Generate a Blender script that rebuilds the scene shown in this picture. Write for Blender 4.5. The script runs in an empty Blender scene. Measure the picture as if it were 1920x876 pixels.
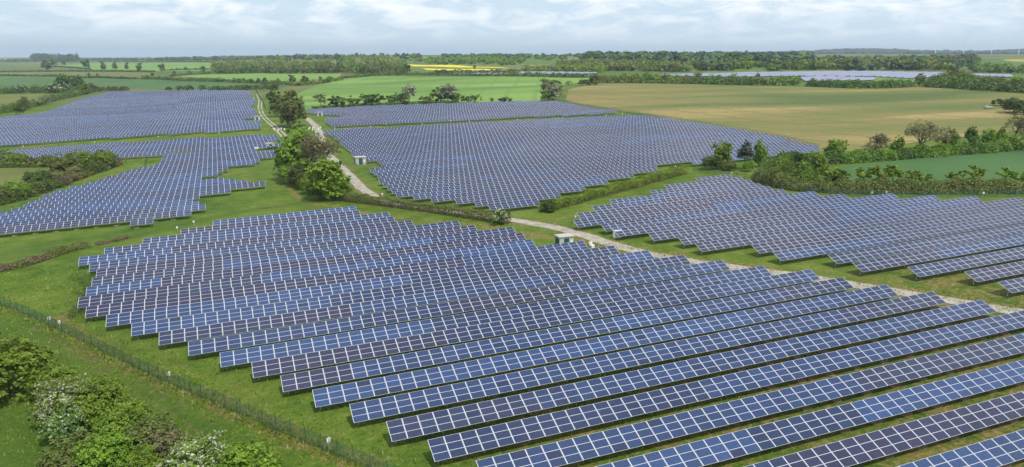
import bpy, math, random
import numpy as np
from mathutils import Matrix, Vector
R_ = math.radians
rng = np.random.default_rng(7)
random.seed(7)
SC = bpy.context.scene
COL = SC.collection

# ------------------------------------------------------------------ camera
CAM_H = 43.88
FPX, HZ, PHI = 1405.8, 105.0, R_(68.76)          # focal length in photo pixels, eye level row, angle of the panel rows to the view
PITCH = math.atan((438 - HZ) / FPX)
cam_d = bpy.data.cameras.new('camera')
cam_d.sensor_width = 36.0
cam_d.lens = 36.0 * FPX / 1920.0
cam_d.clip_start = 0.5
cam_d.clip_end = 40000
cam = bpy.data.objects.new('camera', cam_d)
COL.objects.link(cam)
cam.location = (0, 0, CAM_H)
cam.rotation_euler = (R_(90) - PITCH, 0, -(R_(90) - PHI))
SC.camera = cam

# ------------------------------------------------------------------ sky, sun, exposure
SUN_DIR = Vector((0.15, -0.60, 1.0)).normalized()
SUN_EL = math.asin(SUN_DIR.z)
SUN_AZ = math.atan2(SUN_DIR.x, SUN_DIR.y)
w = bpy.data.worlds.new('World')
SC.world = w
w.use_nodes = True
nt = w.node_tree
nt.nodes.clear()
N = nt.nodes.new
out = N('ShaderNodeOutputWorld')
bg = N('ShaderNodeBackground')
bg.inputs['Strength'].default_value = 0.105
sky = N('ShaderNodeTexSky')
sky.sky_type = 'NISHITA'
sky.sun_disc = False
sky.sun_elevation = SUN_EL
sky.sun_rotation = SUN_AZ
sky.air_density = 1.0
sky.dust_density = 1.4
sky.ozone_density = 1.2
tc = N('ShaderNodeTexCoord')
sep = N('ShaderNodeSeparateXYZ')
nt.links.new(tc.outputs['Generated'], sep.inputs[0])
addz = N('ShaderNodeMath'); addz.operation = 'ADD'; addz.inputs[1].default_value = 0.25
mxz = N('ShaderNodeMath'); mxz.operation = 'MAXIMUM'; mxz.inputs[1].default_value = 0.0
nt.links.new(sep.outputs['Z'], mxz.inputs[0]); nt.links.new(mxz.outputs[0], addz.inputs[0])
dx = N('ShaderNodeMath'); dx.operation = 'DIVIDE'
dy = N('ShaderNodeMath'); dy.operation = 'DIVIDE'
nt.links.new(sep.outputs['X'], dx.inputs[0]); nt.links.new(addz.outputs[0], dx.inputs[1])
nt.links.new(sep.outputs['Y'], dy.inputs[0]); nt.links.new(addz.outputs[0], dy.inputs[1])
cmb = N('ShaderNodeCombineXYZ')
nt.links.new(dx.outputs[0], cmb.inputs[0]); nt.links.new(dy.outputs[0], cmb.inputs[1])
n1 = N('ShaderNodeTexNoise'); n1.inputs['Scale'].default_value = 3.9; n1.inputs['Detail'].default_value = 7; n1.inputs['Roughness'].default_value = 0.60
n1.inputs['Distortion'].default_value = 0.4
nt.links.new(cmb.outputs[0], n1.inputs['Vector'])
cr = N('ShaderNodeValToRGB')
cr.color_ramp.elements[0].position = 0.42; cr.color_ramp.elements[0].color = (0, 0, 0, 1)
cr.color_ramp.elements[1].position = 0.63; cr.color_ramp.elements[1].color = (1, 1, 1, 1)
nt.links.new(n1.outputs['Fac'], cr.inputs[0])
# clouds thin out into the haze at the horizon
fade = N('ShaderNodeMapRange'); fade.inputs['From Min'].default_value = 0.004; fade.inputs['From Max'].default_value = 0.055
nt.links.new(sep.outputs['Z'], fade.inputs['Value'])
cov = N('ShaderNodeMath'); cov.operation = 'MULTIPLY'
nt.links.new(cr.outputs['Color'], cov.inputs[0]); nt.links.new(fade.outputs[0], cov.inputs[1])
cov2 = N('ShaderNodeMath'); cov2.operation = 'MULTIPLY'; cov2.inputs[1].default_value = 0.8
nt.links.new(cov.outputs[0], cov2.inputs[0])
veil = N('ShaderNodeMix'); veil.data_type = 'RGBA'; vf = N('ShaderNodeMapRange'); vf.inputs['From Min'].default_value = 0.02; vf.inputs['From Max'].default_value = 0.65; vf.inputs['To Min'].default_value = 0.88; vf.inputs['To Max'].default_value = 0.42
nt.links.new(sep.outputs['Z'], vf.inputs['Value']); nt.links.new(vf.outputs[0], veil.inputs['Factor'])
nt.links.new(sky.outputs[0], veil.inputs['A']); veil.inputs['B'].default_value = (6.9, 8.6, 10.1, 1)
mixc = N('ShaderNodeMix'); mixc.data_type = 'RGBA'
nt.links.new(cov2.outputs[0], mixc.inputs['Factor']); nt.links.new(veil.outputs['Result'], mixc.inputs['A'])
mixc.inputs['B'].default_value = (11.6, 11.7, 11.9, 1)
nt.links.new(mixc.outputs['Result'], bg.inputs['Color'])
nt.links.new(bg.outputs[0], out.inputs['Surface'])

sun_d = bpy.data.lights.new('sun', 'SUN')
sun_d.energy = 3.9
sun_d.angle = R_(0.6)
sun_d.color = (1.0, 0.96, 0.89)
sun = bpy.data.objects.new('sun', sun_d)
COL.objects.link(sun)
sun.location = (0, -50, 120)
sun.rotation_euler = SUN_DIR.to_track_quat('Z', 'Y').to_euler()

SC.view_settings.view_transform = 'Standard'
SC.view_settings.look = 'None'
SC.view_settings.exposure = 0.0
SC.view_settings.gamma = 1.0
SC.view_settings.use_curve_mapping = False
SC.cycles.use_denoising = True
SC.cycles.max_bounces = 6
SC.cycles.diffuse_bounces = 2
SC.cycles.glossy_bounces = 2
SC.cycles.transmission_bounces = 2
SC.cycles.transparent_max_bounces = 6
SC.cycles.volume_bounces = 0

# ------------------------------------------------------------------ terrain
SLOPE = 0.0338


def g(X, Y):
    """height of the land"""
    X = np.asarray(X, float); Y = np.asarray(Y, float)
    ax = np.abs(X)
    S = np.where(ax < 150, X, np.sign(X) * (150 + 350 * np.tanh((ax - 150) / 350)))
    z = SLOPE * S
    D = np.sqrt(X * X + Y * Y)
    d = np.maximum(0, D - 330)
    z = z + 36 * (1 - np.exp(-(d * d / (d + 120)) / 1800))
    m = np.clip((Y - 215) / 60, 0, 1) * np.clip((2200 - D) / 800, 0, 1)
    z = z + m * (0.9 * np.sin(X / 41 + 0.8) * np.sin(Y / 33 + X / 210) + 0.6 * np.sin((X + Y) / 61))
    # wooded ridges on the skyline, right of the view axis
    th = np.degrees(np.arctan2(X, Y)) - 21.24
    amp = np.interp(th, [-90, 11, 16, 21, 23.5, 26, 28.5, 31, 33.5, 36, 60], [0, 0, 12, 28, 46, 42, 26, 22, 36, 25, 20])
    z = z + amp * np.exp(-((D - 7600) / 1300.0) ** 2)
    return z


def ray(px, py):
    cp, sp = math.cos(PITCH), math.sin(PITCH)
    a = (px - 960) / FPX; b = -(py - 438) / FPX
    rt, fw, up = a, cp + b * sp, -sp + b * cp
    return Vector((rt * math.sin(PHI) + fw * math.cos(PHI), -rt * math.cos(PHI) + fw * math.sin(PHI), up))


def at(px, py, h=0.0):
    """point of the land (or h above it) seen in the photograph at px, py"""
    d = ray(px, py)
    ss = np.geomspace(25, 16000, 4000)
    f = CAM_H + ss * d.z - g(ss * d.x, ss * d.y) - h
    i = int(np.argmax(f < 0)) if (f < 0).any() else len(ss) - 1
    lo, hi = ss[max(i - 1, 0)], ss[i]
    for _ in range(40):
        m = (lo + hi) / 2
        if CAM_H + m * d.z - float(g(m * d.x, m * d.y)) - h > 0: lo = m
        else: hi = m
    return Vector((hi * d.x, hi * d.y, CAM_H + hi * d.z))


def mpp(p):
    """metres per photo pixel at p"""
    f = p.x * math.cos(PHI) + p.y * math.sin(PHI)
    return f * math.cos(PITCH) / FPX + (CAM_H - p.z) * math.sin(PITCH) / FPX


# ------------------------------------------------------------------ helpers
def tag(o, label=None, cat=None, group=None, kind=None):
    if label: o['label'] = label
    if cat: o['category'] = cat
    if group: o['group'] = group
    if kind: o['kind'] = kind
    return o


def empty(name, loc, rz=0.0, label=None, cat=None, group=None):
    o = bpy.data.objects.new(name, None)
    o.empty_display_size = 0.5
    COL.objects.link(o)
    o.location = loc
    o.rotation_euler = (0, 0, rz)
    return tag(o, label, cat, group)


def link(name, mesh, parent=None, loc=None):
    o = bpy.data.objects.new(name, mesh)
    COL.objects.link(o)
    if parent is not None: o.parent = parent
    if loc is not None: o.location = loc
    return o


CH = {}


def kids(o):
    return [c for c in o.children]


def copy_tree(o, parent=None):
    c = o.copy()
    COL.objects.link(c)
    if parent is not None: c.parent = parent
    for ch in kids(o): copy_tree(ch, c)
    return c


class MB:
    """collects boxes, bars and faces for ONE mesh"""
    def __init__(s): s.v = []; s.f = []; s.mi = []; s.uv = {}
    def face(s, pts, m=0, uv=None):
        n = len(s.v); s.v += [tuple(p) for p in pts]; s.f.append(tuple(range(n, n + len(pts)))); s.mi.append(m)
        if uv: s.uv[len(s.f) - 1] = uv
    def box(s, c, d, m=0, rot=None):
        x, y, z = [k / 2 for k in d]
        P = [Vector((sx * x, sy * y, sz * z)) for sx in (-1, 1) for sy in (-1, 1) for sz in (-1, 1)]
        if rot is not None: P = [rot @ p for p in P]
        n = len(s.v); s.v += [tuple(p + Vector(c)) for p in P]
        for q in ((0, 1, 3, 2), (4, 6, 7, 5), (0, 4, 5, 1), (2, 3, 7, 6), (0, 2, 6, 4), (1, 5, 7, 3)):
            s.f.append(tuple(n + k for k in q)); s.mi.append(m)
    def bar(s, a, b, wd, ht=None, m=0):
        a = Vector(a); b = Vector(b); d = b - a
        s.box((a + b) / 2, (d.length, wd, ht or wd), m, d.to_track_quat('X', 'Z').to_matrix())
    def tube(s, pts, rad, n=6, m=0):
        prev = None
        pts = [Vector(p) for p in pts]
        for i, p in enumerate(pts):
            t = (pts[min(i + 1, len(pts) - 1)] - pts[max(i - 1, 0)]).normalized()
            q = t.to_track_quat('Z', 'Y')
            ring = len(s.v)
            for k in range(n):
                a = 2 * math.pi * k / n
                s.v.append(tuple(p + q @ Vector((math.cos(a) * rad[i], math.sin(a) * rad[i], 0))))
            if prev is not None:
                for k in range(n):
                    s.f.append((prev + k, prev + (k + 1) % n, ring + (k + 1) % n, ring + k)); s.mi.append(m)
            prev = ring
        s.f.append(tuple(prev + k for k in range(n))); s.mi.append(m)
    def mesh(s, name, mats, smooth=False):
        me = bpy.data.meshes.new(name)
        me.from_pydata(s.v, [], s.f)
        for mt in mats: me.materials.append(mt)
        me.polygons.foreach_set('material_index', s.mi)
        if s.uv:
            ul = me.uv_layers.new(name='UVMap')
            for fi, uv in s.uv.items():
                p = me.polygons[fi]
                for k, li in enumerate(p.loop_indices): ul.data[li].uv = uv[k]
        if smooth: me.polygons.foreach_set('use_smooth', [True] * len(me.polygons))
        me.update()
        return me


def quads_mesh(name, V, mats, mi=None, uv=None, tint=None, smooth=False):
    """V: (n,4,3) array of quads"""
    n = len(V)
    me = bpy.data.meshes.new(name)
    me.vertices.add(n * 4); me.loops.add(n * 4); me.polygons.add(n)
    me.vertices.foreach_set('co', np.ascontiguousarray(V, dtype=np.float32).ravel())
    me.loops.foreach_set('vertex_index', np.arange(n * 4, dtype=np.int32))
    me.polygons.foreach_set('loop_start', np.arange(0, n * 4, 4, dtype=np.int32))
    me.polygons.foreach_set('loop_total', np.full(n, 4, dtype=np.int32))
    for m in mats: me.materials.append(m)
    if mi is not None: me.polygons.foreach_set('material_index', np.asarray(mi, dtype=np.int32))
    if uv is not None:
        ul = me.uv_layers.new(name='UVMap')
        ul.data.foreach_set('uv', np.ascontiguousarray(uv, dtype=np.float32).ravel())
    if tint is not None:
        at_ = me.attributes.new('tint', 'FLOAT_COLOR', 'FACE')
        at_.data.foreach_set('color', np.ascontiguousarray(np.c_[tint, np.ones(n)], dtype=np.float32).ravel())
    me.update(calc_edges=True)
    return me


# ------------------------------------------------------------------ materials
def mat(name, rough=0.7, spec=0.3):
    m = bpy.data.materials.new(name)
    m.use_nodes = True
    t = m.node_tree
    b = t.nodes['Principled BSDF']
    b.inputs['Roughness'].default_value = rough
    b.inputs['Specular IOR Level'].default_value = spec
    return m, t, b


def ramp(t, fac, stops):
    r = t.nodes.new('ShaderNodeValToRGB')
    e = r.color_ramp.elements
    e[0].position, e[0].color = stops[0][0], (*stops[0][1], 1)
    e[1].position, e[1].color = stops[-1][0], (*stops[-1][1], 1)
    for p, c in stops[1:-1]:
        x = e.new(p); x.color = (*c, 1)
    t.links.new(fac, r.inputs[0])
    return r.outputs['Color']


def noise(t, scale, detail=4, rough=0.55, vec=None, sc=None, dist=0.0):
    n = t.nodes.new('ShaderNodeTexNoise')
    n.inputs['Scale'].default_value = scale
    n.inputs['Detail'].default_value = detail
    n.inputs['Roughness'].default_value = rough
    n.inputs['Distortion'].default_value = dist
    if vec is None:
        g_ = t.nodes.new('ShaderNodeNewGeometry'); vec = g_.outputs['Position']
    if sc is not None:
        mp = t.nodes.new('ShaderNodeMapping'); mp.inputs['Scale'].default_value = sc[:3]
        if len(sc) > 3:
            mp.vector_type = 'TEXTURE'; mp.inputs['Rotation'].default_value = (0, 0, sc[3]); mp.inputs['Scale'].default_value = tuple(1 / k for k in sc[:3])
        t.links.new(vec, mp.inputs['Vector']); vec = mp.outputs[0]
    t.links.new(vec, n.inputs['Vector'])
    return n.outputs['Fac']


def mixc_(t, fac, a, b, mode='MIX'):
    m = t.nodes.new('ShaderNodeMix'); m.data_type = 'RGBA'; m.blend_type = mode
    for k, v in (('Factor', fac), ('A', a), ('B', b)):
        if isinstance(v, (int, float)): m.inputs[k].default_value = v
        elif isinstance(v, tuple): m.inputs[k].default_value = (*v, 1)
        else: t.links.new(v, m.inputs[k])
    return m.outputs['Result']


def mth(t, op, a, b=None, c=None):
    m = t.nodes.new('ShaderNodeMath'); m.operation = op
    for i, v in enumerate((a, b, c)):
        if v is None: continue
        if isinstance(v, (int, float)): m.inputs[i].default_value = v
        else: t.links.new(v, m.inputs[i])
    return m.outputs[0]


def mrange(t, v, a, b, c=0.0, d=1.0):
    m = t.nodes.new('ShaderNodeMapRange'); m.interpolation_type = 'SMOOTHSTEP'
    for k, x in (('From Min', a), ('From Max', b), ('To Min', c), ('To Max', d)): m.inputs[k].default_value = x
    t.links.new(v, m.inputs['Value'])
    return m.outputs[0]


def bump(t, b, h, strength, dist):
    n = t.nodes.new('ShaderNodeBump'); n.inputs['Strength'].default_value = strength; n.inputs['Distance'].default_value = dist
    t.links.new(h, n.inputs['Height']); t.links.new(n.outputs[0], b.inputs['Normal'])


def plain(name, col, rough=0.6, spec=0.3, var=0.12, metal=0.0, scale=2.0):
    m, t, b = mat(name, rough, spec)
    f = noise(t, scale, 5)
    lo = tuple(c * (1 - var) for c in col); hi = tuple(min(1, c * (1 + var)) for c in col)
    t.links.new(ramp(t, f, [(0.3, lo), (0.7, hi)]), b.inputs['Base Color'])
    b.inputs['Metallic'].default_value = metal
    return m


def pv_material(name, source):
    """polycrystalline module face: cells, bus bars and a pale backsheet edge drawn in module UVs"""
    m, t, b = mat(name, 0.16, 0.6)
    uv = t.nodes.new('ShaderNodeUVMap'); uv.uv_map = 'UVMap'
    s = t.nodes.new('ShaderNodeSeparateXYZ'); t.links.new(uv.outputs[0], s.inputs[0])
    if source == 'object':
        oi = t.nodes.new('ShaderNodeObjectInfo'); col = oi.outputs['Color']
    else:
        a = t.nodes.new('ShaderNodeAttribute'); a.attribute_name = 'tint'; col = a.outputs['Color']
    # distance to the module edge, in metres (module about 1.85 x 1.0)
    def edge(c, size, marg):
        c2 = mth(t, 'MINIMUM', c, mth(t, 'SUBTRACT', 1.0, c))
        return mth(t, 'LESS_THAN', mth(t, 'MULTIPLY', c2, size), marg)
    e = mth(t, 'MAXIMUM', edge(s.outputs['X'], 1.85, 0.058), edge(s.outputs['Y'], 1.0, 0.023))
    # cells: 10 x 6
    def lines(c, n, wd):
        f = mth(t, 'FRACT', mth(t, 'MULTIPLY', c, n))
        f2 = mth(t, 'MINIMUM', f, mth(t, 'SUBTRACT', 1.0, f))
        return mth(t, 'LESS_THAN', f2, wd)
    cx = mrange(t, s.outputs['X'], 0.039, 0.961); cx = mth(t, 'MULTIPLY_ADD', s.outputs['X'], 1 / 0.922, -0.039 / 0.922)
    cy = mth(t, 'MULTIPLY_ADD', s.outputs['Y'], 1 / 0.948, -0.026 / 0.948)
    gl = mth(t, 'MAXIMUM', lines(cx, 10, 0.026), lines(cy, 6, 0.03))
    gv = noise(t, 3.0, 3, 0.6)
    cell = mixc_(t, 0.3, col, ramp(t, gv, [(0.3, (0.55, 0.6, 0.7)), (0.7, (1.25, 1.2, 1.15))]), 'MULTIPLY')
    c1 = mixc_(t, gl, cell, (0.095, 0.11, 0.185))
    c2 = mixc_(t, e, c1, (0.47, 0.485, 0.53))
    t.links.new(c2, b.inputs['Base Color'])
    t.links.new(mrange(t, noise(t, 0.8, 4), 0.3, 0.7, 0.12, 0.24), b.inputs['Roughness'])
    b.inputs['Coat Weight'].default_value = 0.0
    return m


PV_OBJ = pv_material('solar_cells_object', 'object')
PV_MESH = pv_material('solar_cells_mesh', 'mesh')
FRAME = plain('aluminium_frame', (0.62, 0.64, 0.66), 0.4, 0.5, 0.06)
BACK = plain('panel_underside', (0.10, 0.10, 0.11), 0.7, 0.2)
STEEL = plain('galvanised_steel', (0.42, 0.44, 0.45), 0.45, 0.5, 0.1)
CONC = plain('concrete', (0.24, 0.20, 0.135), 0.9, 0.1, 0.25, 0, 1.5)
WHITE = plain('white_paint', (0.78, 0.77, 0.73), 0.5, 0.3, 0.05)
CREAM = plain('render_wall', (0.41, 0.415, 0.37), 0.8, 0.2, 0.08)
TEAL = plain('teal_door_paint', (0.012, 0.085, 0.095), 0.45, 0.4, 0.12)
ROOFW = plain('felt_roof', (0.42, 0.405, 0.36), 0.8, 0.2, 0.1)
RED = plain('red_paint', (0.45, 0.04, 0.03), 0.5, 0.4)
GREENPOST = plain('green_coated_steel', (0.025, 0.085, 0.060), 0.5, 0.3)
GREENWIRE = plain('green_wire', (0.055, 0.165, 0.095), 0.6, 0.2)
BARK = plain('bark', (0.11, 0.085, 0.06), 0.9, 0.1, 0.35, 0, 3)
TWIG = plain('grey_twigs', (0.21, 0.185, 0.14), 0.9, 0.1, 0.25, 0, 0.4)
GREYTWIG = plain('pale_bark', (0.25, 0.23, 0.19), 0.9, 0.1, 0.25, 0, 0.6)
BRICK = plain('brick', (0.34, 0.22, 0.16), 0.9, 0.1, 0.15)
TILE = plain('roof_tiles', (0.30, 0.20, 0.16), 0.85, 0.1, 0.2)
SLATE = plain('slate_roof', (0.16, 0.17, 0.19), 0.7, 0.2, 0.15)
STONE = plain('pale_stone', (0.45, 0.42, 0.36), 0.9, 0.1, 0.15)


def leaf_mat(name, dark, mid, light, trans=0.36):
    m, t, b = mat(name, 0.55, 0.25)
    geo = t.nodes.new('ShaderNodeNewGeometry')
    big = noise(t, 0.5, 3, 0.6)
    f = mth(t, 'ADD', mth(t, 'MULTIPLY', geo.outputs['Random Per Island'], 0.6), mth(t, 'MULTIPLY', mrange(t, big, 0.3, 0.7), 0.4))
    c = ramp(t, f, [(0.05, dark), (0.5, mid), (0.95, light)])
    oi = t.nodes.new('ShaderNodeObjectInfo')
    hv = t.nodes.new('ShaderNodeHueSaturation')
    t.links.new(mth(t, 'MULTIPLY_ADD', oi.outputs['Random'], 0.024, 0.488), hv.inputs['Hue'])
    t.links.new(mth(t, 'MULTIPLY_ADD', oi.outputs['Random'], 0.3, 0.85), hv.inputs['Value'])
    t.links.new(c, hv.inputs['Color'])
    t.links.new(hv.outputs[0], b.inputs['Base Color'])
    tr = t.nodes.new('ShaderNodeBsdfTranslucent')
    t.links.new(mixc_(t, 1.0, hv.outputs[0], (1.15, 1.2, 0.6), 'MULTIPLY'), tr.inputs['Color'])
    mx = t.nodes.new('ShaderNodeMixShader'); mx.inputs[0].default_value = trans
    t.links.new(b.outputs[0], mx.inputs[1]); t.links.new(tr.outputs[0], mx.inputs[2])
    t.links.new(mx.outputs[0], t.nodes['Material Output'].inputs['Surface'])
    return m


LEAF = {
    'bright': leaf_mat('leaves_bright', (0.085, 0.145, 0.016), (0.190, 0.290, 0.034), (0.295, 0.405, 0.056), 0.42),
    'lime': leaf_mat('leaves_lime', (0.080, 0.150, 0.014), (0.185, 0.295, 0.028), (0.285, 0.400, 0.044)),
    'green': leaf_mat('leaves_green', (0.055, 0.112, 0.018), (0.118, 0.208, 0.034), (0.195, 0.300, 0.052)),
    'deep': leaf_mat('leaves_deep', (0.052, 0.088, 0.020), (0.104, 0.162, 0.036), (0.168, 0.228, 0.056), 0.42),
    'olive': leaf_mat('leaves_olive', (0.090, 0.118, 0.030), (0.170, 0.205, 0.052), (0.245, 0.275, 0.085), 0.42),
    'wood': leaf_mat('leaves_woodland', (0.034, 0.066, 0.036), (0.060, 0.102, 0.054), (0.092, 0.140, 0.070), 0.25),  # bluish cast of distance haze put into the leaf colour
    'teal': leaf_mat('leaves_blue_green', (0.045, 0.085, 0.050), (0.082, 0.135, 0.075), (0.125, 0.18, 0.095), 0.25),  # paler leaf tone, haze blue painted in likewise
    'budding': leaf_mat('leaves_budding', (0.13, 0.125, 0.062), (0.21, 0.20, 0.095), (0.29, 0.275, 0.135)),
    'pine': leaf_mat('needles_dark', (0.034, 0.050, 0.034), (0.062, 0.080, 0.054), (0.10, 0.115, 0.078), 0.1),
    'blossom': leaf_mat('may_blossom', (0.22, 0.24, 0.15), (0.38, 0.39, 0.29), (0.54, 0.54, 0.45), 0.2),
    'brown': leaf_mat('dead_bramble', (0.085, 0.066, 0.032), (0.155, 0.122, 0.058), (0.23, 0.185, 0.095), 0.1),
    'pink': leaf_mat('grey_blossom', (0.25, 0.26, 0.19), (0.36, 0.37, 0.27), (0.46, 0.465, 0.36), 0.3),
    'gorse': leaf_mat('yellow_flower', (0.20, 0.16, 0.012), (0.33, 0.27, 0.015), (0.42, 0.34, 0.02), 0.2),
    'straw': leaf_mat('dry_grass', (0.16, 0.13, 0.06), (0.26, 0.21, 0.11), (0.36, 0.30, 0.18), 0.2),
}

# ------------------------------------------------------------------ ground
def grass_material():
    m, t, b = mat('grass_land', 0.85, 0.12)
    geo = t.nodes.new('ShaderNodeNewGeometry')
    n_big = noise(t, 0.035, 4, 0.55)
    n_mid = noise(t, 0.22, 5, 0.62)
    n_fine = noise(t, 1.3, 6, 0.7)
    n_tuft = noise(t, 3.5, 4, 0.7)
    f = mth(t, 'ADD', mth(t, 'MULTIPLY', n_big, 0.30), mth(t, 'ADD', mth(t, 'MULTIPLY', n_mid, 0.32), mth(t, 'MULTIPLY', n_fine, 0.38)))
    col = ramp(t, f, [(0.37, (0.036, 0.073, 0.009)), (0.45, (0.066, 0.120, 0.012)), (0.53, (0.102, 0.160, 0.018)), (0.62, (0.178, 0.200, 0.042))])
    # dry tan patches where the sward is thin
    wear = t.nodes.new('ShaderNodeAttribute'); wear.attribute_name = 'wear'
    lush = t.nodes.new('ShaderNodeAttribute'); lush.attribute_name = 'lush'
    wn = mth(t, 'ADD', wear.outputs['Fac'], mth(t, 'MULTIPLY', mth(t, 'SUBTRACT', mth(t, 'ADD', mth(t, 'MULTIPLY', n_mid, 0.5), mth(t, 'MULTIPLY', n_fine, 0.5)), 0.5), 2.4))
    wf = mrange(t, wn, 0.18, 0.60)
    tan = ramp(t, n_fine, [(0.38, (0.115, 0.082, 0.024)), (0.5, (0.195, 0.135, 0.045)), (0.62, (0.29, 0.20, 0.095))])
    col = mixc_(t, mth(t, 'MULTIPLY', wf, 0.85), col, tan)
    col = mixc_(t, mth(t, 'MULTIPLY', lush.outputs['Fac'], mrange(t, n_mid, 0.3, 0.6)), col, (0.034, 0.082, 0.012))
    dry = mrange(t, noise(t, 0.075, 5, 0.6, None, (1, 0.5, 1, 0.5)), 0.52, 0.68)
    col = mixc_(t, mth(t, 'MULTIPLY', dry, 0.30), col, (0.175, 0.165, 0.045))
    # tufts
    tf = mrange(t, n_tuft, 0.52, 0.72)
    col = mixc_(t, mth(t, 'MULTIPLY', tf, 0.35), col, (0.040, 0.072, 0.012))
    # buttercups
    fl = mth(t, 'MULTIPLY', mth(t, 'GREATER_THAN', noise(t, 6.0, 2), 0.70), mth(t, 'GREATER_THAN', n_big, 0.56))
    col = mixc_(t, mth(t, 'MULTIPLY', fl, 0.6), col, (0.36, 0.28, 0.02))
    # farther off the land is a patchwork of crops
    ln = t.nodes.new('ShaderNodeVectorMath'); ln.operation = 'LENGTH'
    t.links.new(geo.outputs['Position'], ln.inputs[0])
    far = mrange(t, ln.outputs['Value'], 700, 900)
    mp = t.nodes.new('ShaderNodeMapping'); mp.inputs['Scale'].default_value = (0.0042, 0.0021, 0.0); mp.inputs['Rotation'].default_value = (0, 0, 0.35)
    t.links.new(geo.outputs['Position'], mp.inputs['Vector'])
    vo = t.nodes.new('ShaderNodeTexVoronoi'); vo.inputs['Scale'].default_value = 1.0
    t.links.new(mp.outputs[0], vo.inputs['Vector'])
    sp = t.nodes.new('ShaderNodeSeparateColor'); t.links.new(vo.outputs['Color'], sp.inputs[0])
    patch = ramp(t, sp.outputs[0], [(0.0, (0.06, 0.10, 0.022)), (0.3, (0.10, 0.165, 0.035)), (0.55, (0.085, 0.12, 0.035)), (0.75, (0.13, 0.165, 0.050)), (0.9, (0.15, 0.14, 0.06)), (1.0, (0.08, 0.13, 0.03))])
    col = mixc_(t, far, col, patch)
    t.links.new(col, b.inputs['Base Color'])
    bump(t, b, mth(t, 'ADD', n_fine, mth(t, 'MULTIPLY', n_tuft, 0.6)), 0.9, 0.35)
    return m


def crop_material(name, stops, stretch=(1, 1, 1, 0), scale=0.02, tram=None, rough=0.9):
    m, t, b = mat(name, rough, 0.1)
    f = mth(t, 'ADD', mth(t, 'MULTIPLY', noise(t, scale, 3.5, 0.5, None, stretch), 0.78), mth(t, 'MULTIPLY', noise(t, 0.35, 6, 0.65), 0.22))
    col = ramp(t, f, stops)
    if tram:
        ang, gap, dark = tram
        geo = t.nodes.new('ShaderNodeNewGeometry')
        mp = t.nodes.new('ShaderNodeMapping'); mp.inputs['Rotation'].default_value = (0, 0, ang)
        t.links.new(geo.outputs['Position'], mp.inputs['Vector'])
        sx = t.nodes.new('ShaderNodeSeparateXYZ'); t.links.new(mp.outputs[0], sx.inputs[0])
        fr = mth(t, 'FRACT', mth(t, 'DIVIDE', sx.outputs['X'], gap))
        ln = mth(t, 'ADD', mth(t, 'LESS_THAN', mth(t, 'ABSOLUTE', mth(t, 'SUBTRACT', fr, 0.46)), 0.03), mth(t, 'LESS_THAN', mth(t, 'ABSOLUTE', mth(t, 'SUBTRACT', fr, 0.54)), 0.03))
        col = mixc_(t, mth(t, 'MULTIPLY', ln, 0.55), col, dark)
    t.links.new(col, b.inputs['Base Color'])
    bump(t, b, noise(t, 1.2, 5, 0.7), 0.35, 0.2)
    return m


def pl(pts): return np.array([tuple(at(*p)) for p in pts])


def dist_poly(X, Y, P):
    best = np.full(X.shape, 1e9)
    for a, b in zip(P[:-1], P[1:]):
        d = b[:2] - a[:2]; L2 = max(d @ d, 1e-6)
        t = np.clip(((X - a[0]) * d[0] + (Y - a[1]) * d[1]) / L2, 0, 1)
        best = np.minimum(best, np.hypot(X - a[0] - t * d[0], Y - a[1] - t * d[1]))
    return best


TRACK = [(574, 221), (584, 229), (592, 237), (597, 245), (603, 262), (610, 283), (625, 300), (638, 312), (650, 325), (672, 347), (697, 367), (740, 385), (820, 396), (900, 404), (960, 413), (1040, 426), (1095, 441), (1135, 455), (1190, 470), (1240, 481), (1320, 494), (1400, 506), (1470, 514), (1560, 527), (1640, 541), (1720, 553), (1800, 568), (1900, 584), (2000, 600)]
FENCE_A = [(-60, 545), (0, 572), (75, 604), (168, 648), (222, 675), (303, 715), (397, 755), (510, 805), (600, 842), (690, 880), (760, 912)]

WEAR = [([(112, 596), (140, 625), (165, 652), (240, 690), (330, 722), (430, 768), (520, 806), (600, 842), (690, 872)], 2.2, 0.62),
        ([(1090, 452), (1200, 480), (1305, 487), (1405, 499), (1505, 517), (1620, 534), (1730, 550), (1810, 565), (1920, 585)], 1.9, 0.85),
        ([(1225, 470), (1260, 474), (1300, 480)], 1.6, 0.45),
        ([(640, 392), (720, 405), (800, 412), (900, 422), (990, 440), (1040, 446)], 2.0, 0.5),
        ([(540, 352), (560, 372), (600, 385), (660, 391)], 1.2, 0.55),
        ([(970, 436), (1020, 440), (1060, 444)], 2.0, 0.5),
        ([(1010, 423), (1050, 410), (1085, 398)], 0.8, 0.55),
        ([(0, 585), (75, 622), (200, 690), (300, 740), (400, 790), (520, 850)], 0.6, 0.34),
        ([(40, 575), (110, 640), (190, 700), (290, 760), (380, 815), (470, 870)], 0.5, 0.45),
        ([(150, 520), (158, 560), (140, 590)], 1.3, 0.4)]
LUSH = [([(240, 447), (330, 424), (420, 404), (500, 390), (570, 380)], 2.2, 0.9),
        ([(0, 480), (60, 462), (130, 448), (240, 440)], 1.5, 0.5),
        ([(160, 520), (165, 570), (155, 600)], 2.4, 0.9),
        ([(100, 610), (300, 712), (500, 798), (640, 855)], 1.8, 0.5),
        ([(1350, 332), (1430, 336), (1500, 352), (1560, 362), (1920, 364)], 1.8, 0.55),
        ([(60, 600), (170, 665), (300, 745), (450, 850)], 3.5, 0.6), ([(-20, 610), (60, 655), (180, 735), (330, 840), (400, 890)], 4.5, 0.55), ([(0, 800), (40, 840), (60, 880)], 8.0, 0.6)]


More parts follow.
